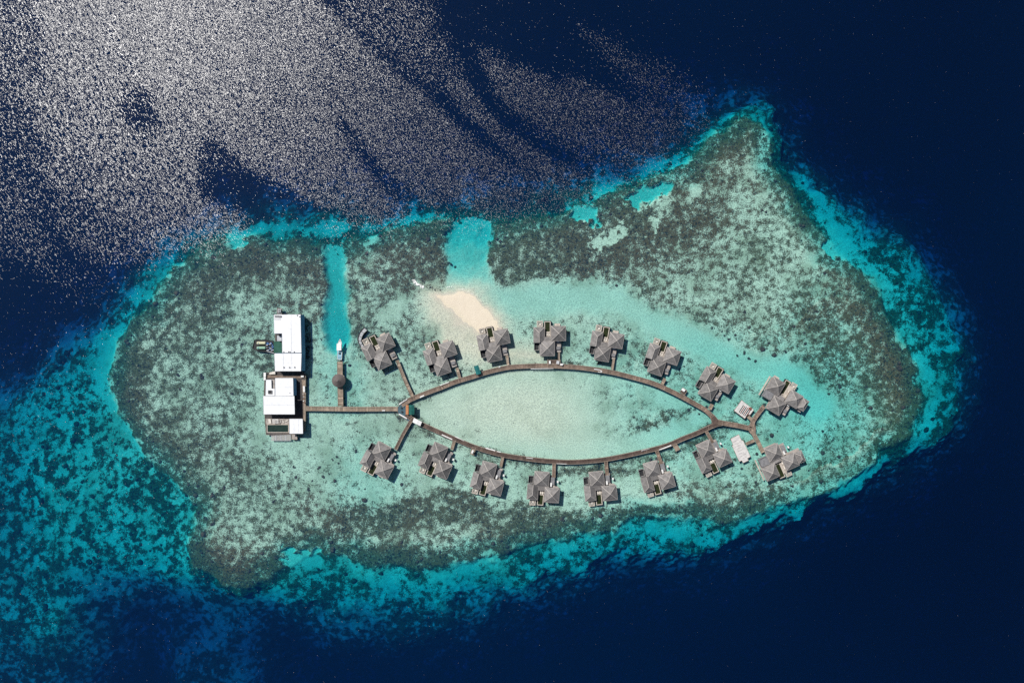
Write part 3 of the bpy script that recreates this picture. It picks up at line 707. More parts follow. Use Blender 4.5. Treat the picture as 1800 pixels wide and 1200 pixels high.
    cu = MB(); cu.lathe([(0, Z - .1), (.6, Z - .1), (.62, Z - .3), (0, Z - .3)], 16, (c[0] + .3, c[1] - .4 * m)); cu.build('cushion', M['offwhite'], tr)
    # bathing step in the water
    st = MB()
    if not grand: Bx(st, 13.5, 23.5, 39.4, 43.6, .1, .32)
    else: Bx(st, -26, -16, 41.8, 46, .1, .32)
    st.build('bathing_step', M['deck_pale'], root)
    # entrance court: low roof slab, shower wall, tank
    en = MB()
    if m > 0:
        Bx(en, 16.4, 23.4, -2.0, 3.2, 2.4, 2.6)
    else: Bx(en, 16.2, 23.2, -3.4, 9.4, 2.4, 2.6)
    e_ = en.build('entrance_canopy', M['concrete'], root)
    sw_ = MB(); Bx(sw_, 16.8, 21.2, 10.9, 12.6, Z, 3.0) if m > 0 else Bx(sw_, 15.9, 19.0, 6.2, 12.6, 2.62, 3.1)
    sw_.build('roof_tank', M['white'], e_)
    ef = MB(); Bx(ef, 13.2, 24.6, -6.5, 13, Z - .3, Z - .03); ef.build('entrance_deck', M['timber_grey'], root)
    if m < 0:
        ex = MB(); Bx(ex, 27.6, 30.2, 2.4, 5.6, Z - .6, Z + .8); ex.build('pump_box', M['white'], root)
    # stilts
    pts = [(-9, -9), (9, -9), (-9, 9), (9, 9), (28, 16), (28, 35), (12, 35), (-19, 16), (-19, 33), (-3, 46), (5, 46), (-16, 46), (22, -4)]
    if grand: pts = [(-9, -9), (9, -9), (-9, 9), (9, 9), (28, 16), (28, 35), (12, 35), (-26, 20), (-26, 37), (-3, 46), (2, 46), (42, 18), (42, 33), (15, 50)]
    base = None
    for x, yy in pts:
        if base is None:
            b_ = MB(); b_.tube((0, 0, -3.2), (0, 0, Z - .32), .16, 8); base = b_.build('stilt', M['pile'], root); o = base
        else:
            o = base.copy(); COL.objects.link(o); o.parent = root
        o.location = (x * q, yy * q * m, 0)
    return root

VILLAS = [
 ('n', False, 671.8, 633.8, 26.0, 'beside the curved black-edged net deck'),
 ('n', False, 777.0, 645.0, 18.2, 'just left of the sandbar with bare reef on its left'),
 ('n', False, 867.6, 621.8, 11.0, 'at the foot of the sandbar'),
 ('n', False, 961.8, 612.2, 0.0, 'standing square to the picture right of the sandbar'),
 ('n', False, 1058.9, 621.2, -9.5, 'above the curved white bench on the upper boardwalk'),
 ('n', False, 1154.2, 644.9, -18.5, 'on the upper boardwalk, third villa from the right junction'),
 ('n', False, 1245.0, 687.2, -30.5, 'just above the boardwalk left of the slatted white deck'),
 ('g', True, 1364.8, 713.0, -31.0, 'large upper right one with four roofs and a pale side step'),
 ('s', False, 670.3, 792.4, -28.0, 'on the long slanting walkway below the white canopy'),
 ('s', False, 770.8, 793.1, -23.5, 'second from the left in the lower row'),
 ('s', False, 858.0, 825.3, -14.5, 'lower row, just right of the small stub with the white cart'),
 ('s', False, 952.0, 841.8, -4.0, 'lowest on the map, left of the bottom of the boardwalk loop'),
 ('s', False, 1048.9, 841.6, 6.0, 'right of the bottom of the boardwalk loop'),
 ('s', False, 1146.0, 824.4, 15.0, 'lower row, left of the small square stub platform'),
 ('s', False, 1240.7, 789.2, 25.0, 'beside the long bleached stepped deck'),
 ('h', True, 1360.0, 795.0, 24.0, 'large lower right one with four roofs'),
]
proto = {'n': make_villa(1, False), 's': make_villa(-1, False), 'g': make_villa(1, True), 'h': make_villa(-1, True)}
def make_lounger():
    r = empty('sun_lounger')
    f = MB(); f.frame(-.36, .36, -1.0, 1.0, .07, .22, .30)
    f.build('frame', M['frame'], r)
    c = MB(); c.box(-.33, .33, -.98, .38, .30, .40); c.build('cushion', M['offwhite'], r)
    b_ = MB(); b_.add([(-.33, .38, .30), (.33, .38, .30), (.33, .95, .68), (-.33, .95, .68), (-.33, .38, .40), (.33, .38, .40), (.33, .92, .78), (-.33, .92, .78)],
        [(3, 2, 1, 0), (4, 5, 6, 7), (0, 1, 5, 4), (1, 2, 6, 5), (2, 3, 7, 6), (3, 0, 4, 7)]); b_.build('backrest', M['offwhite'], r)
    for x in (-.3, .3):
        for y_ in (-.85, .85):
            l = MB(); l.tube((x, y_, 0), (x, y_, .22), .035, 6); l.build('leg', M['frame'], r)
    return r
loung = make_lounger()
index_kids(None)
used = set(); first_l = True
for kind, grand, u, v, rot, where in VILLAS:
    o = proto[kind] if kind not in used else copy_tree(proto[kind]); used.add(kind)
    x, y_, _ = P(u, v, 4.6)
    o.location = (x, y_, 0); o.rotation_euler = (0, 0, R(rot))
    tag(o, 'grey-roofed stilt villa ' + where, 'villa', 'stilt villas along the boardwalk')
    m = 1 if kind in 'ng' else -1
    spots = [(0.4, 24.5), (4.0, 24.5)] if not grand else [(8.2, 24.5), (8.2, 34)]
    for i, (lx, ly) in enumerate(spots):
        l = loung if first_l else copy_tree(loung); first_l = False
        a = R(rot); X, Y = lx * S, ly * S * m
        l.location = (x + X * math.cos(a) - Y * math.sin(a), y_ + X * math.sin(a) + Y * math.cos(a), 1.74)
        l.rotation_euler = (0, 0, a + (0 if m > 0 else math.pi))
        short = where.split(',')[0] if len(where) > 46 else where
        tag(l, None, 'sun lounger', 'sun loungers on the villa pool decks')
        l['label'] = ' '.join(('pale lounger at the pool of the villa ' + where).split()[:16])
index_kids(None)

# ================================================================ BOARDWALKS
def smooth_pts(pts, k=4):
    out = []
    n = len(pts)
    for i in range(n - 1):
        p0 = pts[max(i - 1, 0)]; p1 = pts[i]; p2 = pts[i + 1]; p3 = pts[min(i + 2, n - 1)]
        for j in range(k):
            t = j / k
            out.append(tuple(.5 * ((2 * b) + (-a + c) * t + (2 * a - 5 * b + 4 * c - d) * t * t + (-a + 3 * b - 3 * c + d) * t ** 3) for a, b, c, d in zip(p0, p1, p2, p3)))
    out.append(pts[-1]); return out
def resample(pts, step):
    out = [pts[0]]; acc = 0
    for a, b in zip(pts, pts[1:]):
        L = math.dist(a, b)
        if L == 0: continue
        d = step - acc
        while d <= L:
            t = d / L; out.append((a[0] + (b[0] - a[0]) * t, a[1] + (b[1] - a[1]) * t)); d += step
        acc = (acc + L) % step
    if math.dist(out[-1], pts[-1]) > step * .3: out.append(pts[-1])
    return out
def boardwalk(name, pts, wpx, z, mat, label, cat='boardwalk', group=None, rail=True, curve=True, seed=0, trims=(0, 0)):
    rng = random.Random(seed)
    px = smooth_pts(pts) if curve and len(pts) > 2 else pts
    line_ = resample([P(u, v, z)[:2] for u, v in px], .6)
    ox, oy = line_[0]
    line_ = [(x - ox, y - oy) for x, y in line_]
    root = empty(name, (ox, oy, 0), label=label, cat=cat, group=group)
    W = wpx * S / 2
    n = len(line_); nr = []
    for i in range(n):
        a = line_[max(i - 1, 0)]; b = line_[min(i + 1, n - 1)]; d = math.dist(a, b) or 1
        nr.append((-(b[1] - a[1]) / d, (b[0] - a[0]) / d))
    off = lambda i, w: (line_[i][0] + nr[i][0] * w, line_[i][1] + nr[i][1] * w)
    dk = MB(); tone = 1.0
    for i in range(n - 1):
        if i % 4 == 0: tone = rng.uniform(.72, 1.15)
        t = tone * rng.uniform(.88, 1.12)
        if rng.random() < .05: t = rng.uniform(1.3, 1.75)
        a, b, c, d = off(i, -W), off(i, W), off(i + 1, W), off(i + 1, -W)
        dk.add([(*a, z), (*b, z), (*c, z), (*d, z), (*a, z - .25), (*b, z - .25), (*c, z - .25), (*d, z - .25)], [(0, 1, 2, 3), (7, 6, 5, 4), (0, 4, 5, 1), (2, 6, 7, 3), (1, 5, 6, 2), (0, 3, 7, 4)], t)
    dk.build('deck', mat, root)
    for s_ in (-1, 1):
        kb = MB()
        for i in range(0, n - 1):
            a, b = off(i, s_ * (W + .06)), off(i + 1, s_ * (W + .06))
            kb.bar((*a, z + .05), (*b, z + .05), .2, .32)
        kb.build('edge_beam', M['frame'], root)
        if rail:
            hr = MB(); last = None
            for i in range(trims[0], n - trims[1], 3):
                a = off(i, s_ * (W - .02)); hr.bar((*a, z + .02), (*a, z + 1.0), .09)
                if last is not None: hr.bar((*last, z + 1.0), (*a, z + 1.0), .09, .06)
                last = a
            hr.build('railing', M['frame'], root)
    base = None; cnt = 0
    for i in range(2, n - 1, 7):
        for s_ in (-1, 1):
            if cnt >= 98: break
            p = off(i, s_ * W * .75)
            if base is None:
                b_ = MB(); b_.tube((0, 0, -4), (0, 0, z - .26), .13, 8); base = b_.build('pile', M['pile'], root); o = base
            else: o = base.copy(); COL.objects.link(o); o.parent = root
            o.location = (*p, 0); cnt += 1
    return root
ZJ = 1.8
boardwalk('boardwalk', [(537.5,717.6),(580,718.2),(620,718.7),(660,718.6),(690,718.3),(700,718.8)], 7.2, ZJ, M['timber_tan'], 'straight tan timber boardwalk from the white-roofed buildings to the left junction', seed=1)
boardwalk('boardwalk', [(706,712),(717.5,703.8),(734,696.5),(755,688.3),(777.5,680),(800,671),(830,662),(857,653.6),(892,645.8),(927,643.3),(962,642.7),(1010,645),(1045,649.1),(1075,654),(1110,662.5),(1148,673.5),(1180,687.5),(1200,697.8),(1221,709.2),(1240,720.5),(1253,733)], 7.2, ZJ, M['timber'], 'upper curved brown boardwalk arching over the lagoon', seed=2)
boardwalk('boardwalk', [(713,728),(723.5,735.5),(734,741.5),(747.5,748),(773,759.5),(797,770),(820,779.5),(830,783.5),(852.5,791),(882,798.7),(905,802.8),(940,807.4),(975,810.5),(1000,811.6),(1035,810),(1064,806.8),(1093,801.5),(1117,796.3),(1150,788.7),(1175,781.5),(1200,770.5),(1220,762.7),(1240,753.8),(1252,748)], 7.0, ZJ, M['timber_dark'], 'lower curved dark boardwalk closing the lagoon loop', seed=3)
boardwalk('boardwalk', [(1262,741),(1279,744.6),(1299,748),(1312,751),(1321,753)], 7.4, ZJ, M['timber'], 'short brown boardwalk between the right triangle junction and the fork', seed=4)
boardwalk('boardwalk', [(1320,751),(1324,739),(1332,727),(1343,713)], 6.2, ZJ, M['timber'], 'boardwalk branch rising from the fork to the large upper right villa', seed=5)
boardwalk('boardwalk', [(1320,755),(1325,763),(1332,776),(1341,795)], 6.0, ZJ, M['timber_tan'], 'boardwalk branch going down from the fork to the large lower right villa', seed=6)
boardwalk('pier', [(598.7,713.6),(598.3,690),(597.6,660),(597.4,634.5)], 8.6, ZJ, M['timber_tan'], 'straight tan pier running up from the boardwalk to the moored boat', cat='pier', rail=False, seed=7, curve=False)
WG = 'short walkways between boardwalk and villas'
for i, (pts, wd, mt, lab) in enumerate([
    ([(726,698.5),(712,668),(698,633)], 5.2, 'timber_grey2', 'long grey slanting walkway to the villa by the curved net deck'),
    ([(808,664),(803,646)], 4.2, 'g', 'short walkway to the villa just left of the sandbar'),
    ([(893,641),(891,624)], 3.6, 'g', 'short walkway to the villa at the foot of the sandbar'),
    ([(982.5,639),(982.5,619)], 2.0, 'g', 'narrow pale walkway to the villa standing square to the picture'),
    ([(1076,649.5),(1079,630)], 3.0, 'g', 'short dark walkway to the villa above the curved white bench'),
    ([(1163,676),(1169,665)], 4.6, 'g', 'short walkway stub to the third villa from the right junction'),
    ([(1247,719),(1252,710)], 5.2, 'g', 'short wide walkway to the villa left of the slatted white deck'),
    ([(722,740),(708,764),(695,790)], 5.0, 't', 'long slanting walkway down from the junction to the lower left villa'),
    ([(799,773),(794,790)], 4.6, 'g', 'short walkway to the second villa of the lower row'),
    ([(884,802),(880,820)], 4.2, 'g', 'short walkway to the villa right of the cart stub'),
    ([(974,813.6),(973,841)], 5.2, 't', 'walkway to the lowest villa left of the loop bottom'),
    ([(1065,810),(1067,836)], 5.2, 't', 'walkway to the villa right of the loop bottom'),
    ([(1154,791),(1163,816)], 5.2, 't', 'walkway to the villa left of the square stub platform'),
    ([(1241,757),(1253,778)], 4.8, 't', 'walkway to the villa beside the bleached stepped deck'),
    ([(1326,773.5),(1311,780)], 4.4, 'g', 'short walkway from the branch to the bleached stepped deck'),
    ([(1322,738),(1315,732)], 4.6, 'g', 'stub walkway from the branch to the slatted white deck')]):
    boardwalk('walkway', pts, wd, 1.72, M['timber_tan'] if mt != 't' else M['timber'], lab, cat='walkway', group=WG, rail=wd > 4.9, seed=20 + i)

def deck_thing(name, poly, z, mat, label, cat, group=None, th=.25, piles=True, extra=None):
    pts = [P(u, v, z)[:2] for u, v in poly]; cx = sum(p[0] for p in pts) / len(pts); cy = sum(p[1] for p in pts) / len(pts)
    loc = [(x - cx, y - cy) for x, y in pts]
    root = empty(name, (cx, cy, 0), label=label, cat=cat, group=group)
    MB().prism(loc, z - th, z).build('floor', mat, root)
    e = MB()
    for i in range(len(loc)):
        a, b = loc[i], loc[(i + 1) % len(loc)]; e.bar((a[0]*1.0, a[1], z + .0), (b[0], b[1], z + .0), .16, .3)
    e.build('edge_beam', M['frame'], root)
    if piles:
        b_ = MB(); b_.tube((0, 0, -4), (0, 0, z - th - .01), .13, 8); base = b_.build('pile', M['pile'], root)
        for i, (x, y) in enumerate(loc):
            o = base if i == 0 else base.copy()
            if i: COL.objects.link(o); o.parent = root
            o.location = (x * .9, y * .9, 0)
    return root, (cx, cy)
def px_local(c, u, v, z): x, y, _ = P(u, v, z); return (x - c[0], y - c[1])
# junctions
deck_thing('junction_deck', [(699.5,714.5),(702,712.5),(716,701.5),(722,706),(714,712),(728.5,713),(728.5,728.5),(716,729.5),(724,735),(718,741),(700,727),(699,723)], ZJ - .01, M['slate'], 'blue-grey floor of the left boardwalk junction', 'deck')
deck_thing('junction_deck', [(1248,731),(1253,727),(1258,732),(1263,738.5),(1270,740),(1270,747.5),(1262,748.5),(1252,752.5),(1246,755),(1245,748),(1252,745)], ZJ - .01, M['timber_dark'], 'dark triangular deck where both curved boardwalks meet on the right', 'deck')
deck_thing('junction_deck', [(1315,748),(1320,746),(1326,742),(1328,752),(1327,766),(1322,764),(1316,757)], ZJ - .012, M['timber'], 'small deck at the fork of the right boardwalk', 'deck')
def canopy(name, poly, z, mat, label, cat, th=.12, posts=True, pitch=0.0, group=None, post_mat='frame'):
    pts = [P(u, v, z)[:2] for u, v in poly]; cx = sum(p[0] for p in pts) / len(pts); cy = sum(p[1] for p in pts) / len(pts)
    loc = [(x - cx, y - cy) for x, y in pts]
    root = empty(name, (cx, cy, 0), label=label, cat=cat, group=group)
    m_ = MB()
    if pitch and len(loc) == 4:
        a, b, c, d = loc; r1 = ((a[0] + b[0]) / 2, (a[1] + b[1]) / 2); r2 = ((c[0] + d[0]) / 2, (c[1] + d[1]) / 2)
        vs = [(*a, z), (*b, z), (*c, z), (*d, z), (*r1, z + pitch), (*r2, z + pitch)]
        vs += [(x_, y_, z_ - th) for x_, y_, z_ in vs]
        m_.add(vs, [(0, 4, 5, 3), (4, 1, 2, 5), (9, 11, 10, 6), (11, 8, 7, 10), (0, 3, 9, 6), (1, 7, 8, 2), (0, 6, 10, 4), (4, 10, 7, 1), (3, 5, 11, 9), (5, 2, 8, 11)])
    else: m_.prism(loc, z - th, z)
    m_.build('roof', mat, root)
    if posts:
        for x, y in loc:
            pm = MB(); pm.tube((x * .86, y * .86, ZJ), (x * .86, y * .86, z - th - .01), .08, 8); pm.build('post', M[post_mat], root)
    return root
canopy('canopy', [(718.8,711.4),(728.3,711.4),(728.3,728.6),(718.8,728.6)], 4.6, M['teal_dark'], 'dark green canvas canopy over the left junction', 'canopy', pitch=.5)
canopy('canopy', [(713.2,711.6),(718.0,711.6),(718.0,728.2),(713.2,728.2)], 4.0, M['orange'], 'narrow orange boarded roof strip left of the green canopy', 'roof strip')
canopy('canopy', [(727.7,734.2),(741.7,741.2),(738.8,748.6),(725.1,741.6)], 4.3, M['white'], 'bright white canopy over the lower boardwalk near the junction', 'canopy', pitch=.35)
canopy('shelter', [(832.6,643.6),(840.6,641.4),(845.6,656.4),(837.6,659.0)], 4.2, M['teal'], 'teal canvas shelter on the upper boardwalk below the sandbar', 'shelter', pitch=.5)
# stub platforms
deck_thing('stub_platform', [(830,785),(836.5,787),(833,799.5),(826.5,797.5)], 1.7, M['timber_tan'], 'small timber stub platform with the white cart', 'platform', 'stub platforms on the boardwalk')
deck_thing('stub_platform', [(1181.5,781.5),(1188,778),(1195.5,789),(1188,793)], 1.7, M['timber_tan'], 'small square timber stub platform on the lower right boardwalk', 'platform', 'stub platforms on the boardwalk')
deck_thing('stub_platform', [(1195,688),(1201,681.5),(1208,686),(1203,694.5)], 1.7, M['timber_dark'], 'small dark stub platform with the white box on the upper right boardwalk', 'platform', 'stub platforms on the boardwalk')
deck_thing('stub_platform', [(962,632.5),(985,632.5),(985,640),(962,640)], 1.68, M['timber_dark'], 'dark side platform behind the boardwalk at the square-set villa', 'platform', 'stub platforms on the boardwalk')
# white benches / parapets
def bench(a, b, wpx, label, z=ZJ, h=.55, cat='bench', mat='white'):
    x0, y0, _ = P(*a, z + h); x1, y1, _ = P(*b, z + h); L = math.hypot(x1 - x0, y1 - y0); ang = math.atan2(y1 - y0, x1 - x0)
    r = empty('bench', ((x0 + x1) / 2, (y0 + y1) / 2, z), ang, label=label, cat=cat, group='white benches along the boardwalk edges')
    W = wpx * S / 2
    MB().box(-L / 2, L / 2, -W, W, h - .10, h).build('seat', M[mat], r, bevel=.02)
    for k in range(max(2, int(L / 2.5)) + 1):
        x = -L / 2 + .2 + (L - .4) * k / max(2, int(L / 2.5))
        MB().box(x - .06, x + .06, -W * .8, W * .8, .01, h - .11).build('leg', M['seam'], r)
    return r
for a, b, wd, lab in [
    ((701.5,710.3),(715.8,701.2),1.9,'white bench on the upper edge of the left junction'),
    ((701.3,727.4),(715.4,735.3),1.9,'white bench on the lower edge of the left junction'),
    ((671.5,721.4),(676.8,721.2),1.6,'tiny white bench on the straight left boardwalk'),
    ((738,698.2),(745.6,694.9),2.2,'short white bench where the upper boardwalk leaves the junction'),
    ((773,677.6),(789.4,671.3),1.4,'long thin white bench left of the teal shelter'),
    ((776.5,763.6),(795,772.0),1.7,'white bench on the lower side of the boardwalk by the second lower villa'),
    ((799.5,766.6),(815.5,774.6),1.2,'thin white bench facing the lagoon by the second lower villa'),
    ((853.5,787.0),(870.5,791.8),1.7,'white bench facing the lagoon above the lower boardwalk'),
    ((873.5,793.0),(880,794.6),1.6,'stubby white bench right of the long lagoon bench'),
    ((933,648.2),(973,647.4),.9,'very long thin pale bench on the lagoon edge at the square-set villa'),
    ((1127,792.0),(1142,788.0),1.1,'thin white bench above the walkway of the sixth lower villa'),
    ((1158.6,790.6),(1180,782.2),1.8,'long white bench on the lower right boardwalk by the stub platform'),
    ((925,804),(937,805.6),.9,'thin white bench left of the lowest villa walkway'),
    ((978,814.5),(996,815.2),.9,'thin white bench right of the lowest villa walkway')]:
    bench(a, b, wd, lab)
# curved bench
r = empty('bench', P(1051, 650.5, ZJ), 0, label='curved white hook-shaped bench on the upper boardwalk', cat='bench', group='white benches along the boardwalk edges')
cpx = smooth_pts([(1044.2,648.6),(1049,649.2),(1054,650.2),(1057,651.8),(1057.4,653.6),(1054,653.8),(1051,653.2)], 4); x0, y0, _ = P(1051, 650.5, ZJ)
cm = MB(); cl = [(P(u, v, ZJ)[0] - x0, P(u, v, ZJ)[1] - y0) for u, v in cpx]
for a, b in zip(cl, cl[1:]): cm.bar((*a, .5), (*b, .5), .5, .12)
cm.build('seat', M['white'], r)
for k in (1, 8, 14, 20): MB().tube((*cl[k], .01), (*cl[k], .43), .07, 8).build('leg', M['seam'], r)
# carts and boxes
def cart(u, v, ang, label):
    x, y, z = P(u, v, 1.8); r = empty('utility_cart', (x, y, 1.72), R(ang), label=label, cat='cart', group='white carts and boxes by the boardwalk')
    MB().box(-1.05, 1.05, -.6, .6, .35, .62).build('body', M['white'], r, bevel=.06)
    MB().box(-.75, .55, -.58, .58, 1.62, 1.70).build('roof', M['white'], r, bevel=.03)
    MB().box(-.45, .1, -.5, .5, .62, .8).build('seat', M['dark'], r)
    for sx in (-.65, .45):
        for sy in (-.52, .52): MB().tube((sx, sy, .62), (sx, sy, 1.62), .03, 6).build('post', M['steel'], r)
    for sx in (-.7, .7):
        for sy in (-.55, .55): MB().tube((sx, sy - .08, .25), (sx, sy + .08, .25), .24, 12).build('wheel', M['dark'], r)
cart(830.6, 793.5, 70, 'white cart on the small stub platform of the lower boardwalk')
cart(987.3, 640.4, 0, 'white cart on the upper boardwalk beside the narrow pale walkway')
def crate(u, v, a, b, h, ang, label, name='storage_box', mat='white', z=ZJ, cat='box'):
    x, y, _ = P(u, v, z + h); r = empty(name, (x, y, z), R(ang), label=label, cat=cat, group='white carts and boxes by the boardwalk')
    MB().box(-a / 2, a / 2, -b / 2, b / 2, 0.01, h - .12).build('body', M[mat], r)
    MB().box(-a / 2 - .05, a / 2 + .05, -b / 2 - .05, b / 2 + .05, h - .11, h).build('lid', M[mat], r)
crate(966.5, 636.5, 1.0, 1.8, 1.2, 4, 'upright white box on the dark side platform', z=1.69)
crate(980.6, 636.8, 1.7, 1.9, 1.1, -8, 'squat pale grey box at the foot of the narrow pale walkway', mat='seam', z=1.69)
crate(1201.5, 685.2, 2.0, 1.5, 1.3, -35, 'white box on the dark stub platform', z=1.71)
crate(878, 644.8, 1.0, .7, .8, 10, 'small white box at the start of the sandbar villa walkway')
# furniture on the left junction
for u, v, ang in ((705.5, 716.5, 20), (706.5, 723.5, -15)):
    x, y, z = P(u, v, 2.4); r = empty('cafe_table', (x, y, ZJ), R(ang), label='small dark round table on the %s part of the blue-grey junction floor' % ('upper' if v < 720 else 'lower'), cat='table', group='tables on the junction')
    MB().tube((0, 0, .68), (0, 0, .74), .55, 16).build('table_top', M['dark'], r); MB().tube((0, 0, 0.01), (0, 0, .68), .06, 8).build('leg', M['dark'], r)

# ---------------------------------------------------------------- pavilion with the cone roof
x, y, _ = P(595.1, 668.7, 4.6)
r = empty('round_pavilion', (x, y, 0), label='round pavilion with a dark cone-shaped roof on the pier', cat='pavilion')
MB().lathe([(4.15, 4.35), (4.2, 4.5), (2.1, 6.1), (.25, 7.5), (.0, 7.55)], 48).build('roof', M['thatch'], r)
MB().lathe([(.0, 7.95), (.18, 7.8), (.32, 7.4), (.36, 7.36)], 12).build('finial', M['ridge'], r)
MB().lathe([(0, 1.84), (3.9, 1.84), (3.9, 1.55), (0, 1.55)], 40).build('floor', M['timber_grey'], r)
for k in range(8):
    t = math.pi * k / 4 + .2; MB().tube((3.5 * math.cos(t), 3.5 * math.sin(t), 1.85), (3.5 * math.cos(t), 3.5 * math.sin(t), 4.6), .1, 8).build('post', M['frame'], r)
# ---------------------------------------------------------------- boat
def hull_sections(prof, keel, sheer, n=10):
    m_ = MB(); st = []
    for yy, wd in prof:
        ring = [(0, yy, keel + (.9 if wd < .4 else 0)), (wd * .75, yy, keel + .35), (wd, yy, sheer), (wd * .88, yy, sheer), (wd * .86, yy, sheer - .25),
                (-wd * .86, yy, sheer - .25), (-wd * .88, yy, sheer), (-wd, yy, sheer), (-wd * .75, yy, keel + .35)]
        st.append(ring)
    vs = [p for r_ in st for p in r_]; k = 9; fs = []
    for i in range(len(st) - 1):
        for j in range(k): fs.append((i * k + j, i * k + (j + 1) % k, (i + 1) * k + (j + 1) % k, (i + 1) * k + j))
    fs.append(tuple(range(k))); fs.append(tuple(range((len(st) - 1) * k, len(st) * k))[::-1])
    return m_.add(vs, fs)
x, y, _ = P(597.2, 614, .9)
r = empty('motor_boat', (x, y, 0), R(-1), label='white motor boat with pale blue deck moored at the end of the pier', cat='boat')
hull_sections([(-6.5, 1.35), (-5, 1.5), (0, 1.58), (3, 1.45), (5, .95), (6.2, .4), (6.8, .05)], -.45, 1.0).build('hull', M['white'], r)
MB().box(-1.2, 1.2, -6.2, -.2, .76, .82).build('aft_deck', M['boat_floor'], r)
MB().prism([(-1.25, 0), (1.25, 0), (1.15, 3.4), (.5, 4.4), (-.5, 4.4), (-1.15, 3.4)], .76, 1.5).build('cabin', M['white'], r, bevel=.08)
MB().box(-1.5, 1.5, -.6, 3.6, 2.75, 2.9).build('hard_top', M['white'], r, bevel=.1)
for sx in (-1.25, 1.25):
    for yy in (-.4, 3.3): MB().tube((sx, yy, .8), (sx, yy, 2.75), .05, 6).build('post', M['steel'], r)
MB().prism([(-1.1, 1.0), (1.1, 1.0), (1.0, 3.42), (-1.0, 3.42)], 1.51, 2.3).build('windscreen', M['glass'], r)
MB().box(-.55, .55, -3.0, -2.0, .83, 1.45).build('engine_box', M['dark'], r, bevel=.05)
for yy in (-4.2, -5.2): MB().box(-1.15, 1.15, yy - .22, yy + .22, .83, 1.2).build('bench_seat', M['boat_floor'], r)
for sx in (-.5, .5): MB().box(sx - .22, sx + .22, -7.2, -6.52, .3, 1.25).build('outboard_motor', M['dark'], r, bevel=.05)
rl = MB()
for sx in (-1, 1):
    rl.bar((sx * 1.2, 3.8, 1.55), (sx * .15, 6.4, 1.6), .06); rl.bar((sx * 1.2, 3.8, 1.0), (sx * 1.2, 3.8, 1.55), .05); rl.bar((sx * .6, 5.4, 1.0), (sx * .6, 5.4, 1.57), .05)
rl.build('bow_rail', M['steel'], r)
MB().lathe([(0, 1.05), (.22, 1.05), (.22, 1.2), (0, 1.22)], 10, (0, 5.2)).build('anchor_locker', M['dark'], r)

# ---------------------------------------------------------------- curved net deck by the first villa
z = 1.5
outer = smooth_pts([(640,575.6),(633,584),(629.3,595),(631,604),(637,613.5)], 5); inner = smooth_pts([(645.5,580.5),(639,587),(635.2,596),(636.5,603),(641,610)], 5)
ox, oy, _ = P(635, 595, z); Lp = lambda p: (P(*p, z)[0] - ox, P(*p, z)[1] - oy)
o_, i_ = [Lp(p) for p in outer], [Lp(p) for p in inner]
r = empty('curved_net_deck', (ox, oy, 0), label='curved black-edged net deck of five panels above the upper left villa', cat='net deck')
fr = MB()
for a, b in zip(o_, o_[1:]): fr.bar((*a, z), (*b, z), .5, .4)
for a, b in zip(i_, i_[1:]): fr.bar((*a, z), (*b, z), .16, .3)
for k in (0, 4, 8, 12, 16, 20): fr.bar((*o_[k], z), (*i_[k], z), .2, .3)
fr.build('frame', M['dark'], r)
for k in range(0, 20, 4):
    nm = MB()
    for j in range(k, k + 4): nm.add([(*o_[j], z - .1), (*o_[j + 1], z - .1), (*i_[j + 1], z - .1), (*i_[j], z - .1)], [(0, 1, 2, 3)])
    nm.build('net', M['steel'], r)
b_ = MB(); b_.tube((0, 0, -3.5), (0, 0, z - .2), .13, 8); base = b_.build('stilt', M['pile'], r)
for n_, k in enumerate((0, 5, 10, 15, 20)):
    o = base if n_ == 0 else base.copy()
    if n_: COL.objects.link(o); o.parent = r
    o.location = (*o_[k], 0)

# ---------------------------------------------------------------- slatted white deck, bleached stepped deck
rt, c = deck_thing('slatted_deck', [(1303.5,703),(1325,720),(1318,729),(1314.5,727.5),(1309,735.3),(1290.3,721.3)], 1.9, M['deck_grey'], 'pale square deck with a slatted opening of dark and rusty beams', 'deck')
L = lambda u, v: px_local(c, u, v, 2.2)
def strip(name, pts, w_, mat, z_, par, cc=None):
    MB().bar((*px_local(cc or c, *pts[0], z_), z_), (*px_local(cc or c, *pts[1], z_), z_), w_, .18).build(name, M[mat], par)
for k in range(6):
    a = (1299.0 + k * 2.5, 724.5 + k * 1.5); b = (a[0] + 8.2, a[1] - 12.5)
    strip('slat', (a, b), .42, 'dark' if k % 2 == 0 else 'rust', 2.05, rt)
    if k < 5: strip('gap_board', ((a[0] + 1.2, a[1] + .8), (b[0] + 1.2, b[1] + .8)), .3, 'white', 2.02, rt)
sm = MB(); x, y = L(1318.5, 718); sm.box(x - .9, x + .9, y - .7, y + .7, 1.91, 2.5); sm.build('plant_box', M['rust'], rt)
rt, c = deck_thing('bleached_deck', [(1284,770.8),(1298.5,763.3),(1303.5,773.5),(1306,773.8),(1319.3,802),(1313.3,805.4),(1316,808.6),(1306,813.4),(1304,808.8),(1299.3,810.8),(1286.6,782.8),(1288.6,781.7)], 2.0, M['deck_grey'], 'long bleached stepped timber deck right of the lower villas', 'deck')
sl_ = MB()
for k in range(8):
    a = (1287.5 + k * 2.3, 777 + k * 4.2); a2 = (a[0] + random.uniform(9, 12), a[1] - random.uniform(4, 5.5)); sl_.bar((*px_local(c, *a, 2), 2.03), (*px_local(c, *a2, 2), 2.03), .10, .06)
sl_.build('seams', M['concrete'], rt)

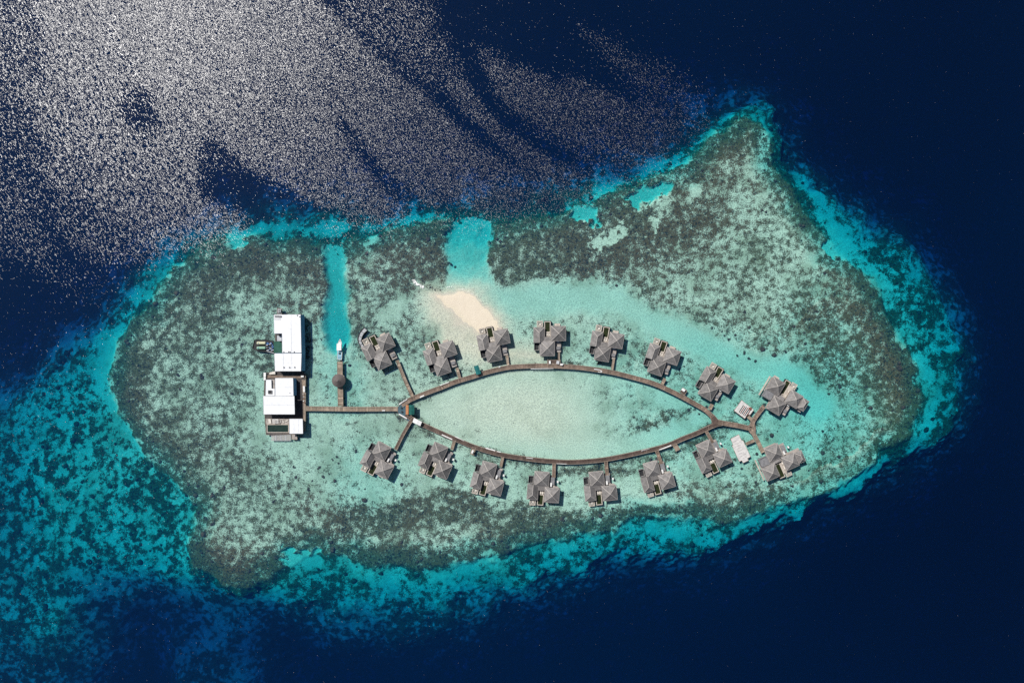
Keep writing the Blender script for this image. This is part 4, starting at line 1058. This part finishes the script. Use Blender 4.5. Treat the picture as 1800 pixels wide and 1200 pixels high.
# ================================================================ THE WHITE-ROOFED COMPLEX
def block(name, label, cat, walls, roofs, z0=1.6, seams=True):
    """walls: (poly, z1, mat) ; roofs: (poly, z, mat)"""
    allp = [p for rf in roofs for p in rf[0]]; cu = sum(p[0] for p in allp) / len(allp); cv = sum(p[1] for p in allp) / len(allp)
    cx, cy, _ = P(cu, cv, 5); root = empty(name, (cx, cy, z0), label=label, cat=cat)
    out = []
    for poly, z1, mat in walls:
        MB().prism([(P(u, v, z1)[0] - cx, P(u, v, z1)[1] - cy) for u, v in poly], .01, z1 - z0).build('wall', M[mat], root)
    for poly, z1, mat in roofs:
        pts = [(P(u, v, z1)[0] - cx, P(u, v, z1)[1] - cy) for u, v in poly]
        ro = MB().prism(pts, z1 - z0 + .01, z1 - z0 + .16).build('roof', M[mat], root)
        e = MB()
        for i in range(len(pts)):
            a, b = pts[i], pts[(i + 1) % len(pts)]; e.bar((*a, z1 - z0 + .1), (*b, z1 - z0 + .1), .16, .26)
        e.build('gutter', M['seam'], ro); out.append(ro)
    return root, (cx, cy, z0), out
def ins(poly, d=1.0):
    cu = (min(p[0] for p in poly) + max(p[0] for p in poly)) / 2; cv = (min(p[1] for p in poly) + max(p[1] for p in poly)) / 2
    return [(u + (d if u < cu else -d), v + (d if v < cv else -d)) for u, v in poly]
# floor of the complex
rt, c = deck_thing('platform', [(484,553),(531.5,553),(532,655),(537.5,657),(537.5,663),(537.5,746),(533,762),(468,764),(466,742),(464,700),(465,668),(466,655),(484,655)], 1.55, M['floor_shaded'], 'timber platform darkened with painted shade under the white-roofed buildings', 'platform')
R1 = [(481.7,553),(528.2,552.6),(529.8,619.6),(496.4,619.8),(495.9,585.8),(482,585.9)]
R2 = [(482.3,621.2),(530,621),(529,652),(483.6,652)]
rt, o3, rf = block('service_building', 'tall service building with large white L-shaped roof and blue side wall', 'building',
    [([(483,554),(528,553.6),(529.2,652),(484.5,651.5),(484,620.6),(496.8,620.6),(496.6,586.6),(483.4,586.6)], 7.2, 'blue_wall')], [(R1, 7.45, 'white_roof'), (R2, 7.22, 'white_roof')])
for nm_, seg, zt, zb_ in (('awning', [(528.4,553),(530,620),(529.8,651.5)], 7.2, 4.3),):
    hi = [(P(u, v, zt)[0] - o3[0], P(u, v, zt)[1] - o3[1], zt - 1.6) for u, v in seg]; lo = [(P(u + 6.6, v, zb_)[0] - o3[0], P(u + 6.6, v, zb_)[1] - o3[1], zb_ - 1.6) for u, v in seg]
    am = MB(); am.add(hi + lo + [(a, b, c - .1) for a, b, c in hi + lo], [(0, 1, 4, 3), (1, 2, 5, 4), (7, 6, 9, 10), (8, 7, 10, 11), (3, 4, 10, 9), (4, 5, 11, 10), (0, 3, 9, 6), (2, 8, 11, 5), (0, 6, 7, 1), (1, 7, 8, 2)]); am.build('awning', M['blue_wall'], rt)
def onroof(name, u, v, a, b, z, h, mat, par, o3=None, z0=None):
    x, y, _ = P(u, v, z + h); return MB().box(x - o3[0] - a / 2, x - o3[0] + a / 2, y - o3[1] - b / 2, y - o3[1] + b / 2, z - o3[2], z - o3[2] + h).build(name, M[mat], par)
for u0, v0, u1, v1 in [(511.6,553.5,512.4,619)]:
    p, q_ = P(u0, v0, 7.5), P(u1, v1, 7.5); MB().bar((p[0]-o3[0], p[1]-o3[1], 6.04), (q_[0]-o3[0], q_[1]-o3[1], 6.04), .14, .08).build('ridge_seam', M['seam'], rf[0])
for u0 in (498, 513):
    p, q_ = P(u0, 622, 7.2), P(u0, 651, 7.2); MB().bar((p[0]-o3[0], p[1]-o3[1], 5.81), (q_[0]-o3[0], q_[1]-o3[1], 5.81), .12, .08).build('ridge_seam', M['seam'], rf[1])
for u, v in ((498.9,645.6),(508.8,645.6),(517.8,645.4)): onroof('roof_vent', u, v, .6, .6, 7.39, .45, 'dark', rf[1], o3)
for u, v in ((498.6,618.3),(507,618),(509.6,618.2),(517,618.2),(526.6,556.5),(522.5,554.2)): onroof('roof_vent', u, v, .5, .5, 7.62, .35, 'dark', rf[0], o3)
lv = MB()
for k in range(7):
    p = P(482.6, 554.4 + k * 1.3, 7.5); q_ = P(494.4, 554.4 + k * 1.3, 7.5); lv.bar((p[0]-o3[0], p[1]-o3[1], 6.06), (q_[0]-o3[0], q_[1]-o3[1], 6.06), .2, .06)
lv.build('louvre_panel', M['seam'], rf[0])
onroof('louvre_unit', 486.0, 555.8, 2.2, .8, 7.62, .4, 'concrete', rf[0], o3)
onroof('louvre_unit', 492.2, 556.2, 2.0, .8, 7.62, .4, 'concrete', rf[0], o3)
def simple(name, label, cat, poly, z0, z1, mat, part='body', top=None, group=None):
    pts = [P(u, v, z1)[:2] for u, v in poly]; cx = sum(p[0] for p in pts) / len(pts); cy = sum(p[1] for p in pts) / len(pts)
    loc = [(x - cx, y - cy) for x, y in pts]; r = empty(name, (cx, cy, z0), label=label, cat=cat, group=group)
    MB().prism(loc, .01, z1 - z0 - .1).build(part, M[mat], r)
    MB().prism([(x * 1.05, y * 1.05) for x, y in loc], z1 - z0 - .09, z1 - z0).build('top', M[top or mat], r)
    return r
simple('roof_lean_to', 'flat green canopy in the notch of the L-shaped white roof', 'canopy', [(481.6,600.4),(490.5,600),(495.4,603.5),(495.6,619.6),(481.6,619.6)], 1.6, 4.4, 'dark', top='green')
simple('cooling_unit', 'round-fanned grey cooling unit in the notch of the L-shaped roof', 'cooling unit', [(487.2,589.8),(494.8,589.8),(494.8,599),(487.2,599)], 1.6, 3.6, 'steel', top='seam')
rt, c = deck_thing('service_ledge', [(487,542),(495.2,542),(495.2,552),(487,552)], 2.0, M['concrete'], 'small grey ledge on top of the service building end', 'platform')
x, y = px_local(c, 491, 546, 3); MB().box(x - .9, x + .9, y - .9, y + .9, 2.01, 3.0).build('fan_unit', M['steel'], rt); MB().tube((x, y, 3.01), (x, y, 3.08), .7, 16).build('fan_grille', M['concrete'], rt)
# second building group
rt, o3, rf = block('kitchen_building', 'building with white square roof and blue right-hand wall', 'building',
    [([(485,665),(515,665),(515.4,694.8),(485,694.8)], 6.4, 'blue_wall')], [([(483.9,664.4),(515.2,664.2),(515.9,695.0),(484,695.2)], 6.45, 'white_roof')])
seg = [(515.4,664.6),(515.9,694.6)]; hi = [(P(u, v, 6.3)[0] - o3[0], P(u, v, 6.3)[1] - o3[1], 4.7) for u, v in seg]; lo = [(P(u + 5.4, v, 4.2)[0] - o3[0], P(u + 5.4, v, 4.2)[1] - o3[1], 2.6) for u, v in seg]
MB().add(hi + lo + [(a, b, c - .1) for a, b, c in hi + lo], [(0, 1, 3, 2), (4, 6, 7, 5), (2, 3, 7, 6), (0, 2, 6, 4), (1, 5, 7, 3), (0, 4, 5, 1)]).build('awning', M['blue_wall'], rt)
onroof('roof_vent', 509, 690, .7, .5, 6.62, .3, 'seam', rf[0], o3)
p, q_ = P(485, 680.5, 6.6), P(515, 680.5, 6.6); MB().bar((p[0]-o3[0], p[1]-o3[1], 5.02), (q_[0]-o3[0], q_[1]-o3[1], 5.02), .12, .06).build('ridge_seam', M['seam'], rf[0])
rt, o3, rf = block('annex', 'low white-roofed annex with a dark skylight left of the square roof', 'annex',
    [([(467.8,667.6),(476.8,667.6),(477.2,683.2),(482.4,683.2),(482.4,694.4),(467.4,694.4)], 5.0, 'white')],
    [([(467.8,667.2),(477,667.2),(477.4,682.8),(483,682.8),(483,694.9),(467,694.9)], 5.05, 'white_roof')])
x, y, _ = P(474.8, 688.8, 5.4)
MB().frame(x - o3[0] - 1.25, x - o3[0] + 1.25, y - o3[1] - 1.1, y - o3[1] + 1.1, .25, 5.22 - 1.6, 5.7 - 1.6).build('skylight_frame', M['concrete'], rf[0])
MB().box(x - o3[0] - .98, x - o3[0] + .98, y - o3[1] - .83, y - o3[1] + .83, 5.22 - 1.6, 5.45 - 1.6).build('skylight', M['dark'], rf[0])
simple('louvre_store', 'dark slatted store between the annex and the square white roof', 'store', [(477.6,667),(482.8,667),(482.8,682.3),(477.8,682.3)], 1.6, 4.2, 'concrete', top='timber_grey')
rt, o3, rf = block('restaurant_hall', 'hall with the widest bright white roof of the lower group', 'building',
    [([(465.5,698),(512,698),(512,725.5),(465.5,725.5)], 7.2, 'wall')], [([(462.8,695.7),(517.4,695.7),(518.2,727.7),(463.6,727.7)], 7.3, 'white_roof')])
p, q_ = P(463.5, 711.5, 7.5), P(517.5, 711.5, 7.5); MB().bar((p[0]-o3[0], p[1]-o3[1], 5.88), (q_[0]-o3[0], q_[1]-o3[1], 5.88), .12, .06).build('ridge_seam', M['seam'], rf[0])
rt, o3, rf = block('bar_pavilion', 'pavilion with small square white roof beside the dark pool', 'pavilion',
    [([(510.5,738),(529.8,738),(529.8,760),(510.5,760)], 5.2, 'wall')], [([(508.8,735.8),(532,735.8),(532.6,761.6),(509,761.6)], 5.3, 'white_roof')])
for u0 in (516.5, 524.5):
    p, q_ = P(u0, 736.5, 5.5), P(u0, 761, 5.5); MB().bar((p[0]-o3[0], p[1]-o3[1], 3.88), (q_[0]-o3[0], q_[1]-o3[1], 3.88), .1, .06).build('ridge_seam', M['seam'], rf[0])
# pool
x0, y0, _ = P(469, 745.2, 1.7); x1, y1, _ = P(507.8, 760.2, 1.7); cx, cy = (x0 + x1) / 2, (y0 + y1) / 2
r = empty('swimming_pool', (cx, cy, 1.55), label='long dark green swimming pool beside the small white pavilion', cat='pool')
hx, hy = (x1 - x0) / 2, (y0 - y1) / 2
MB().frame(-hx, hx, -hy, hy, .4, .01, .22).build('coping', M['coping'], r); MB().box(-hx + .41, hx - .41, -hy + .41, hy - .41, .02, .14).build('pool_water', M['pool_dark'], r)
deck_thing('pool_terrace', [(467,735.5),(508.3,735.5),(508.3,744.9),(467,744.9)], 1.62, M['timber_grey'], 'grey timber terrace above the long dark pool', 'terrace', piles=False)
simple('daybed', 'white daybed at the left end of the pool terrace', 'daybed', [(471.5,736.5),(475.5,736),(477,743.6),(472.5,744)], 1.63, 2.2, 'frame', top='offwhite')
x, y, _ = P(484.2, 739.8, 3.6); r = empty('pergola', (x, y, 1.63), label='small white pergola frame on the pool terrace', cat='pergola')
MB().frame(-1.7, 1.7, -1.2, 1.2, .22, 1.9, 2.05).build('top_frame', M['white'], r)
for sx in (-1.55, 1.55):
    for sy in (-1.05, 1.05): MB().tube((sx, sy, 0), (sx, sy, 1.9), .06, 6).build('post', M['white'], r)
sl2 = MB(); [sl2.box(-1.6, 1.6, k - .07, k + .07, 1.95, 2.02) for k in (-.5, .1, .6)]; sl2.build('slats', M['white'], r)
for i, (u, v, a, w_) in enumerate([(503.8,739.2,20,'tilted white parasol-shaded lounger at the right end of the pool terrace'),(493.5,740,0,'brown lounger in the middle of the pool terrace'),(498,740.4,10,'small brown lounger beside the middle one on the pool terrace')]):
    l = copy_tree(loung); l.location = P(u, v, 1.63); l.rotation_euler = (0, 0, R(a + 90 * (i == 0))); tag(l, ['white lounger at the right end of the long pool terrace','pale lounger in the middle of the long pool terrace','pale lounger right of the middle one on the long pool terrace'][i], 'sun lounger', 'sun loungers on the pool terrace')
# net beds below the pool
x, y, _ = P(494, 769, 1.0); r = empty('net_bed', (x, y, 0), label='row of four silvery net beds over the water below the long pool', cat='net bed')
for k in range(4):
    a = -6.2 + k * 3.1; f_ = MB().frame(a, a + 3.0, -1.9, 1.9, .2, .9, 1.1).build('frame', M['seam'], r); MB().box(a + .25, a + 2.75, -1.65, 1.65, .95, .98).build('net', M['net'], f_)
    for yy in (-1.8, 1.8): MB().tube((a + 1.5, yy, -3), (a + 1.5, yy, .89), .1, 6).build('stilt', M['pile'], r)
deck_thing('swim_deck', [(512.6,762.4),(521.6,762.4),(522.6,772),(512.8,772)], 1.3, M['timber_grey'], 'small grey swim deck below the white pavilion', 'deck')
# east terrace
deck_thing('terrace', [(530.5,667.5),(536.6,667.5),(537,757),(533.5,757),(533,700)], 1.75, M['timber_tan'], 'narrow tan terrace along the right side of the lower buildings', 'terrace', piles=False)
deck_thing('walkway', [(466,659.4),(536.5,660),(536.5,664),(466,663.6)], 1.74, M['timber'], 'brown cross walkway between the two white-roofed building groups', 'walkway', piles=False)
simple('buffet_table', 'long white table on the tan terrace', 'table', [(532.6,678.5),(535.6,678.5),(535.9,688.5),(532.8,688.5)], 1.76, 2.6, 'offwhite', top='white')
for i, (u, v) in enumerate([(533,692),(535,694.5),(533.3,697.5),(535.2,700.5),(533.6,704.5),(535.4,707.5)]):
    x, y, _ = P(u, v, 2.2); r = empty('chair', (x, y, 1.76), R(37 * i), label=None, cat='chair', group='chairs on the tan terrace')
    r['label'] = 'small terrace chair, one of six scattered below the long white table'
    mt = M['white'] if i % 2 == 0 else M['rust']
    MB().box(-.26, .26, -.26, .26, .4, .46).build('seat', mt, r); MB().box(-.26, .26, .2, .26, .46, .9).build('backrest', mt, r)
    for sx in (-.22, .22):
        for sy in (-.22, .22): MB().box(sx - .02, sx + .02, sy - .02, sy + .02, 0, .4).build('leg', M['frame'], r)
for n_, (poly, z1, mt, lab) in enumerate([
    ([(463.4,655),(467,655),(467,661.6),(463.4,661.6)], 3.0, 'white', 'upright white box at the left corner between the building groups'),
    ([(463.4,662.3),(466.8,662.3),(466.8,667.6),(463.4,667.6)], 2.6, 'white', 'lower white box under the upright one at the left corner'),
    ([(474,654.5),(480.5,652.8),(483.5,652.6),(483.5,657.4),(473.5,657.8)], 3.0, 'offwhite', 'pale box under the lower corner of the second white roof'),
    ([(529,660),(533.5,660),(533.5,662.6),(529,662.6)], 2.8, 'white', 'small white box at the right end of the cross walkway')]):
    simple('equipment_box', lab, 'box', poly, 1.56, z1, mt, group='equipment boxes between the buildings')

# ---------------------------------------------------------------- supply barge with tanks
z = 1.2
poly = [(444.6,610.5),(447.4,597.2),(474,597.2),(481,600.5),(481,618.5),(474,618.2),(452,616.4),(446.5,613.5)]
pts = [P(u, v, z)[:2] for u, v in poly]; cx = sum(p[0] for p in pts) / 8; cy = sum(p[1] for p in pts) / 8; loc = [(a - cx, b - cy) for a, b in pts]
r = empty('supply_barge', (cx, cy, 0), label='black supply barge with two tanks moored left of the service building', cat='barge')
MB().prism(loc, -.6, z).build('hull', M['dark'], r)
g = MB()
for i in range(8):
    a, b = loc[i], loc[(i + 1) % 8]; g.bar((*a, z + .2), (*b, z + .2), .25, .5)
g.build('gunwale', M['dark'], r)
bl = lambda u, v, zz: (P(u, v, zz)[0] - cx, P(u, v, zz)[1] - cy)
for va, mt in ((602.9, 'tank_cream'), (611.5, 'tank_green')):
    a = bl(452.3, va, 2.4); b = bl(466, va, 2.4)
    t_ = MB(); t_.tube((*a, 2.1), (*b, 2.1), .95, 18); t_.tube((a[0] - .35, a[1], 2.1), (*a, 2.1), .6, 18, .95); t_.tube((*b, 2.1), (b[0] + .35, b[1], 2.1), .95, 18, .6)
    to = t_.build('tank', M[mt], r); MB().tube((a[0] + .9, a[1], 3.0), (a[0] + .9, a[1], 3.2), .28, 10).build('hatch', M['blue'], to)
    for xx in (a[0] + .8, b[0] - .8): MB().box(xx - .15, xx + .15, a[1] - .8, a[1] + .8, z + .01, 1.5).build('cradle', M['concrete'], r)
rng = random.Random(5)
mc = MB(); mw = MB()
for k in range(26):
    u, v = rng.uniform(468.5, 480.5), rng.uniform(601.5, 616); a = bl(u, v, 1.8); h = rng.uniform(.3, 1.3); w_ = rng.uniform(.25, .7)
    (mc if k % 3 else mw).box(a[0] - w_, a[0] + w_, a[1] - .25, a[1] + .25, z + .01 + k * .002, z + h)
mc.build('pipework', M['blue'], r); mw.build('machinery', M['seam'], r)
MB().bar((*bl(469, 617, 1.4), z + .35), (*bl(481.5, 620.5, 1.8), 1.8), .35, .15).build('gangway', M['steel'], r)

# ================================================================ CORAL HEADS (one mass, under water)
def coral_heads():
    rng = np.random.RandomState(3)
    N = 13000
    cu = rng.uniform(0, 1800, N); cv = rng.uniform(150, 1200, N)
    iu = np.clip(np.searchsorted(U[0], cu), 0, U.shape[1] - 1); iv = np.clip(np.searchsorted(V[:, 0], cv), 0, V.shape[0] - 1)
    d = dep[iv, iu]; c = cov[iv, iu]
    clump = fbm(cu, cv, 26, 61, 3) + .5
    keep = (d > 1.0) & (d < 15) & (rng.rand(N) < np.clip((c - .12) * 1.3, 0, .5) * np.clip(clump * 2.2 - .55, .03, 1) * np.where(d > 3, .6, 1))
    cu, cv, d, c = cu[keep], cv[keep], d[keep], c[keep]
    n = len(cu); rad = .3 + rng.gamma(1.3, .34, n) * (1 + .4 * (d > 4)); rad = np.minimum(rad, 1.9)
    # hand-placed large heads seen on the flats
    big = [(560,822,5),(567,838,5),(548,846,4),(578,833,4),(592,803,5),(595,815,4),(584,808,4),(541,858,5),(497,829,4),(516,821,5),(519,840,6),(542,861,5),(365,617,6),(352,660,6),(419,595,5),(424,605,5),(407,649,5),(354,664,7),
           (311,660,6),(300,650,5),(315,684,6),(405,692,5),(423,620,4),(372,870,8),(392,858,6),(360,912,6),(372,922,7),(480,882,5),(1352,603,4),(1382,618,5),(1345,235,4),(1340,370,6),(1347,372,5),(1351,418,3),(1493,640,5),(1525,680,5),
           (215,855,7),(135,850,6),(250,832,5),(165,930,6),(222,840,6),(208,838,5),(262,806,5),(365,1010,5),(1310,548,5),(1318,575,6),(1275,590,5),(1283,596,5),(1270,583,4),(1253,578,4),(1318,630,6),(1310,620,6),(1330,635,5),(1298,625,4),(790,462,6),(800,470,6),(757,505,4),(765,510,4)]
    vs = []; fs = []; k = 0
    ang = np.arange(9) * 2 * np.pi / 9
    def head(x, y, dz, r_):
        nonlocal k
        j = 1 + .38 * (rng.rand(9) - .5); h = r_ * rng.uniform(.45, .8); h = min(h, dz - .35) if dz > .5 else .1
        lx, ly = rng.uniform(-.2, .2, 2) * r_
        for rr, zz in ((1.0, -.25), (.86, .45), (.45, .92)):
            jj = j * (1 + .2 * (rng.rand(9) - .5))
            for a_, q_ in zip(ang, jj): vs.append((x + r_ * rr * q_ * math.cos(a_) + lx * zz, y + r_ * rr * q_ * math.sin(a_) + ly * zz, -dz + h * zz))
        vs.append((x + lx, y + ly, -dz + h))
        for L_ in range(2):
            for i in range(9): fs.append((k + L_ * 9 + i, k + L_ * 9 + (i + 1) % 9, k + (L_ + 1) * 9 + (i + 1) % 9, k + (L_ + 1) * 9 + i))
        for i in range(9): fs.append((k + 18 + i, k + 18 + (i + 1) % 9, k + 27))
        k += 28
    for a_, b_2, dd, rr in zip(cu, cv, d, rad): head((a_ - 900) * S, (600 - b_2) * S, dd, rr)
    for a_, b_2, w_ in big:
        x_, y_ = (a_ - 900) * S, (600 - b_2) * S; dd = depth_at(x_, y_)
        for q_ in range(4): head(x_ + rng.uniform(-.35, .35) * w_ * S, y_ + rng.uniform(-.35, .35) * w_ * S, dd, w_ * S * rng.uniform(.26, .42))
    me = D.meshes.new('coral_heads'); me.from_pydata(vs, [], fs); me.materials.append(M['coral']); me.polygons.foreach_set("use_smooth", [True] * len(fs))
    o = D.objects.new('coral_heads', me); COL.objects.link(o)
    tag(o, 'dark round coral heads scattered over the shallow reef floor', 'coral', kind='stuff')
coral_heads()
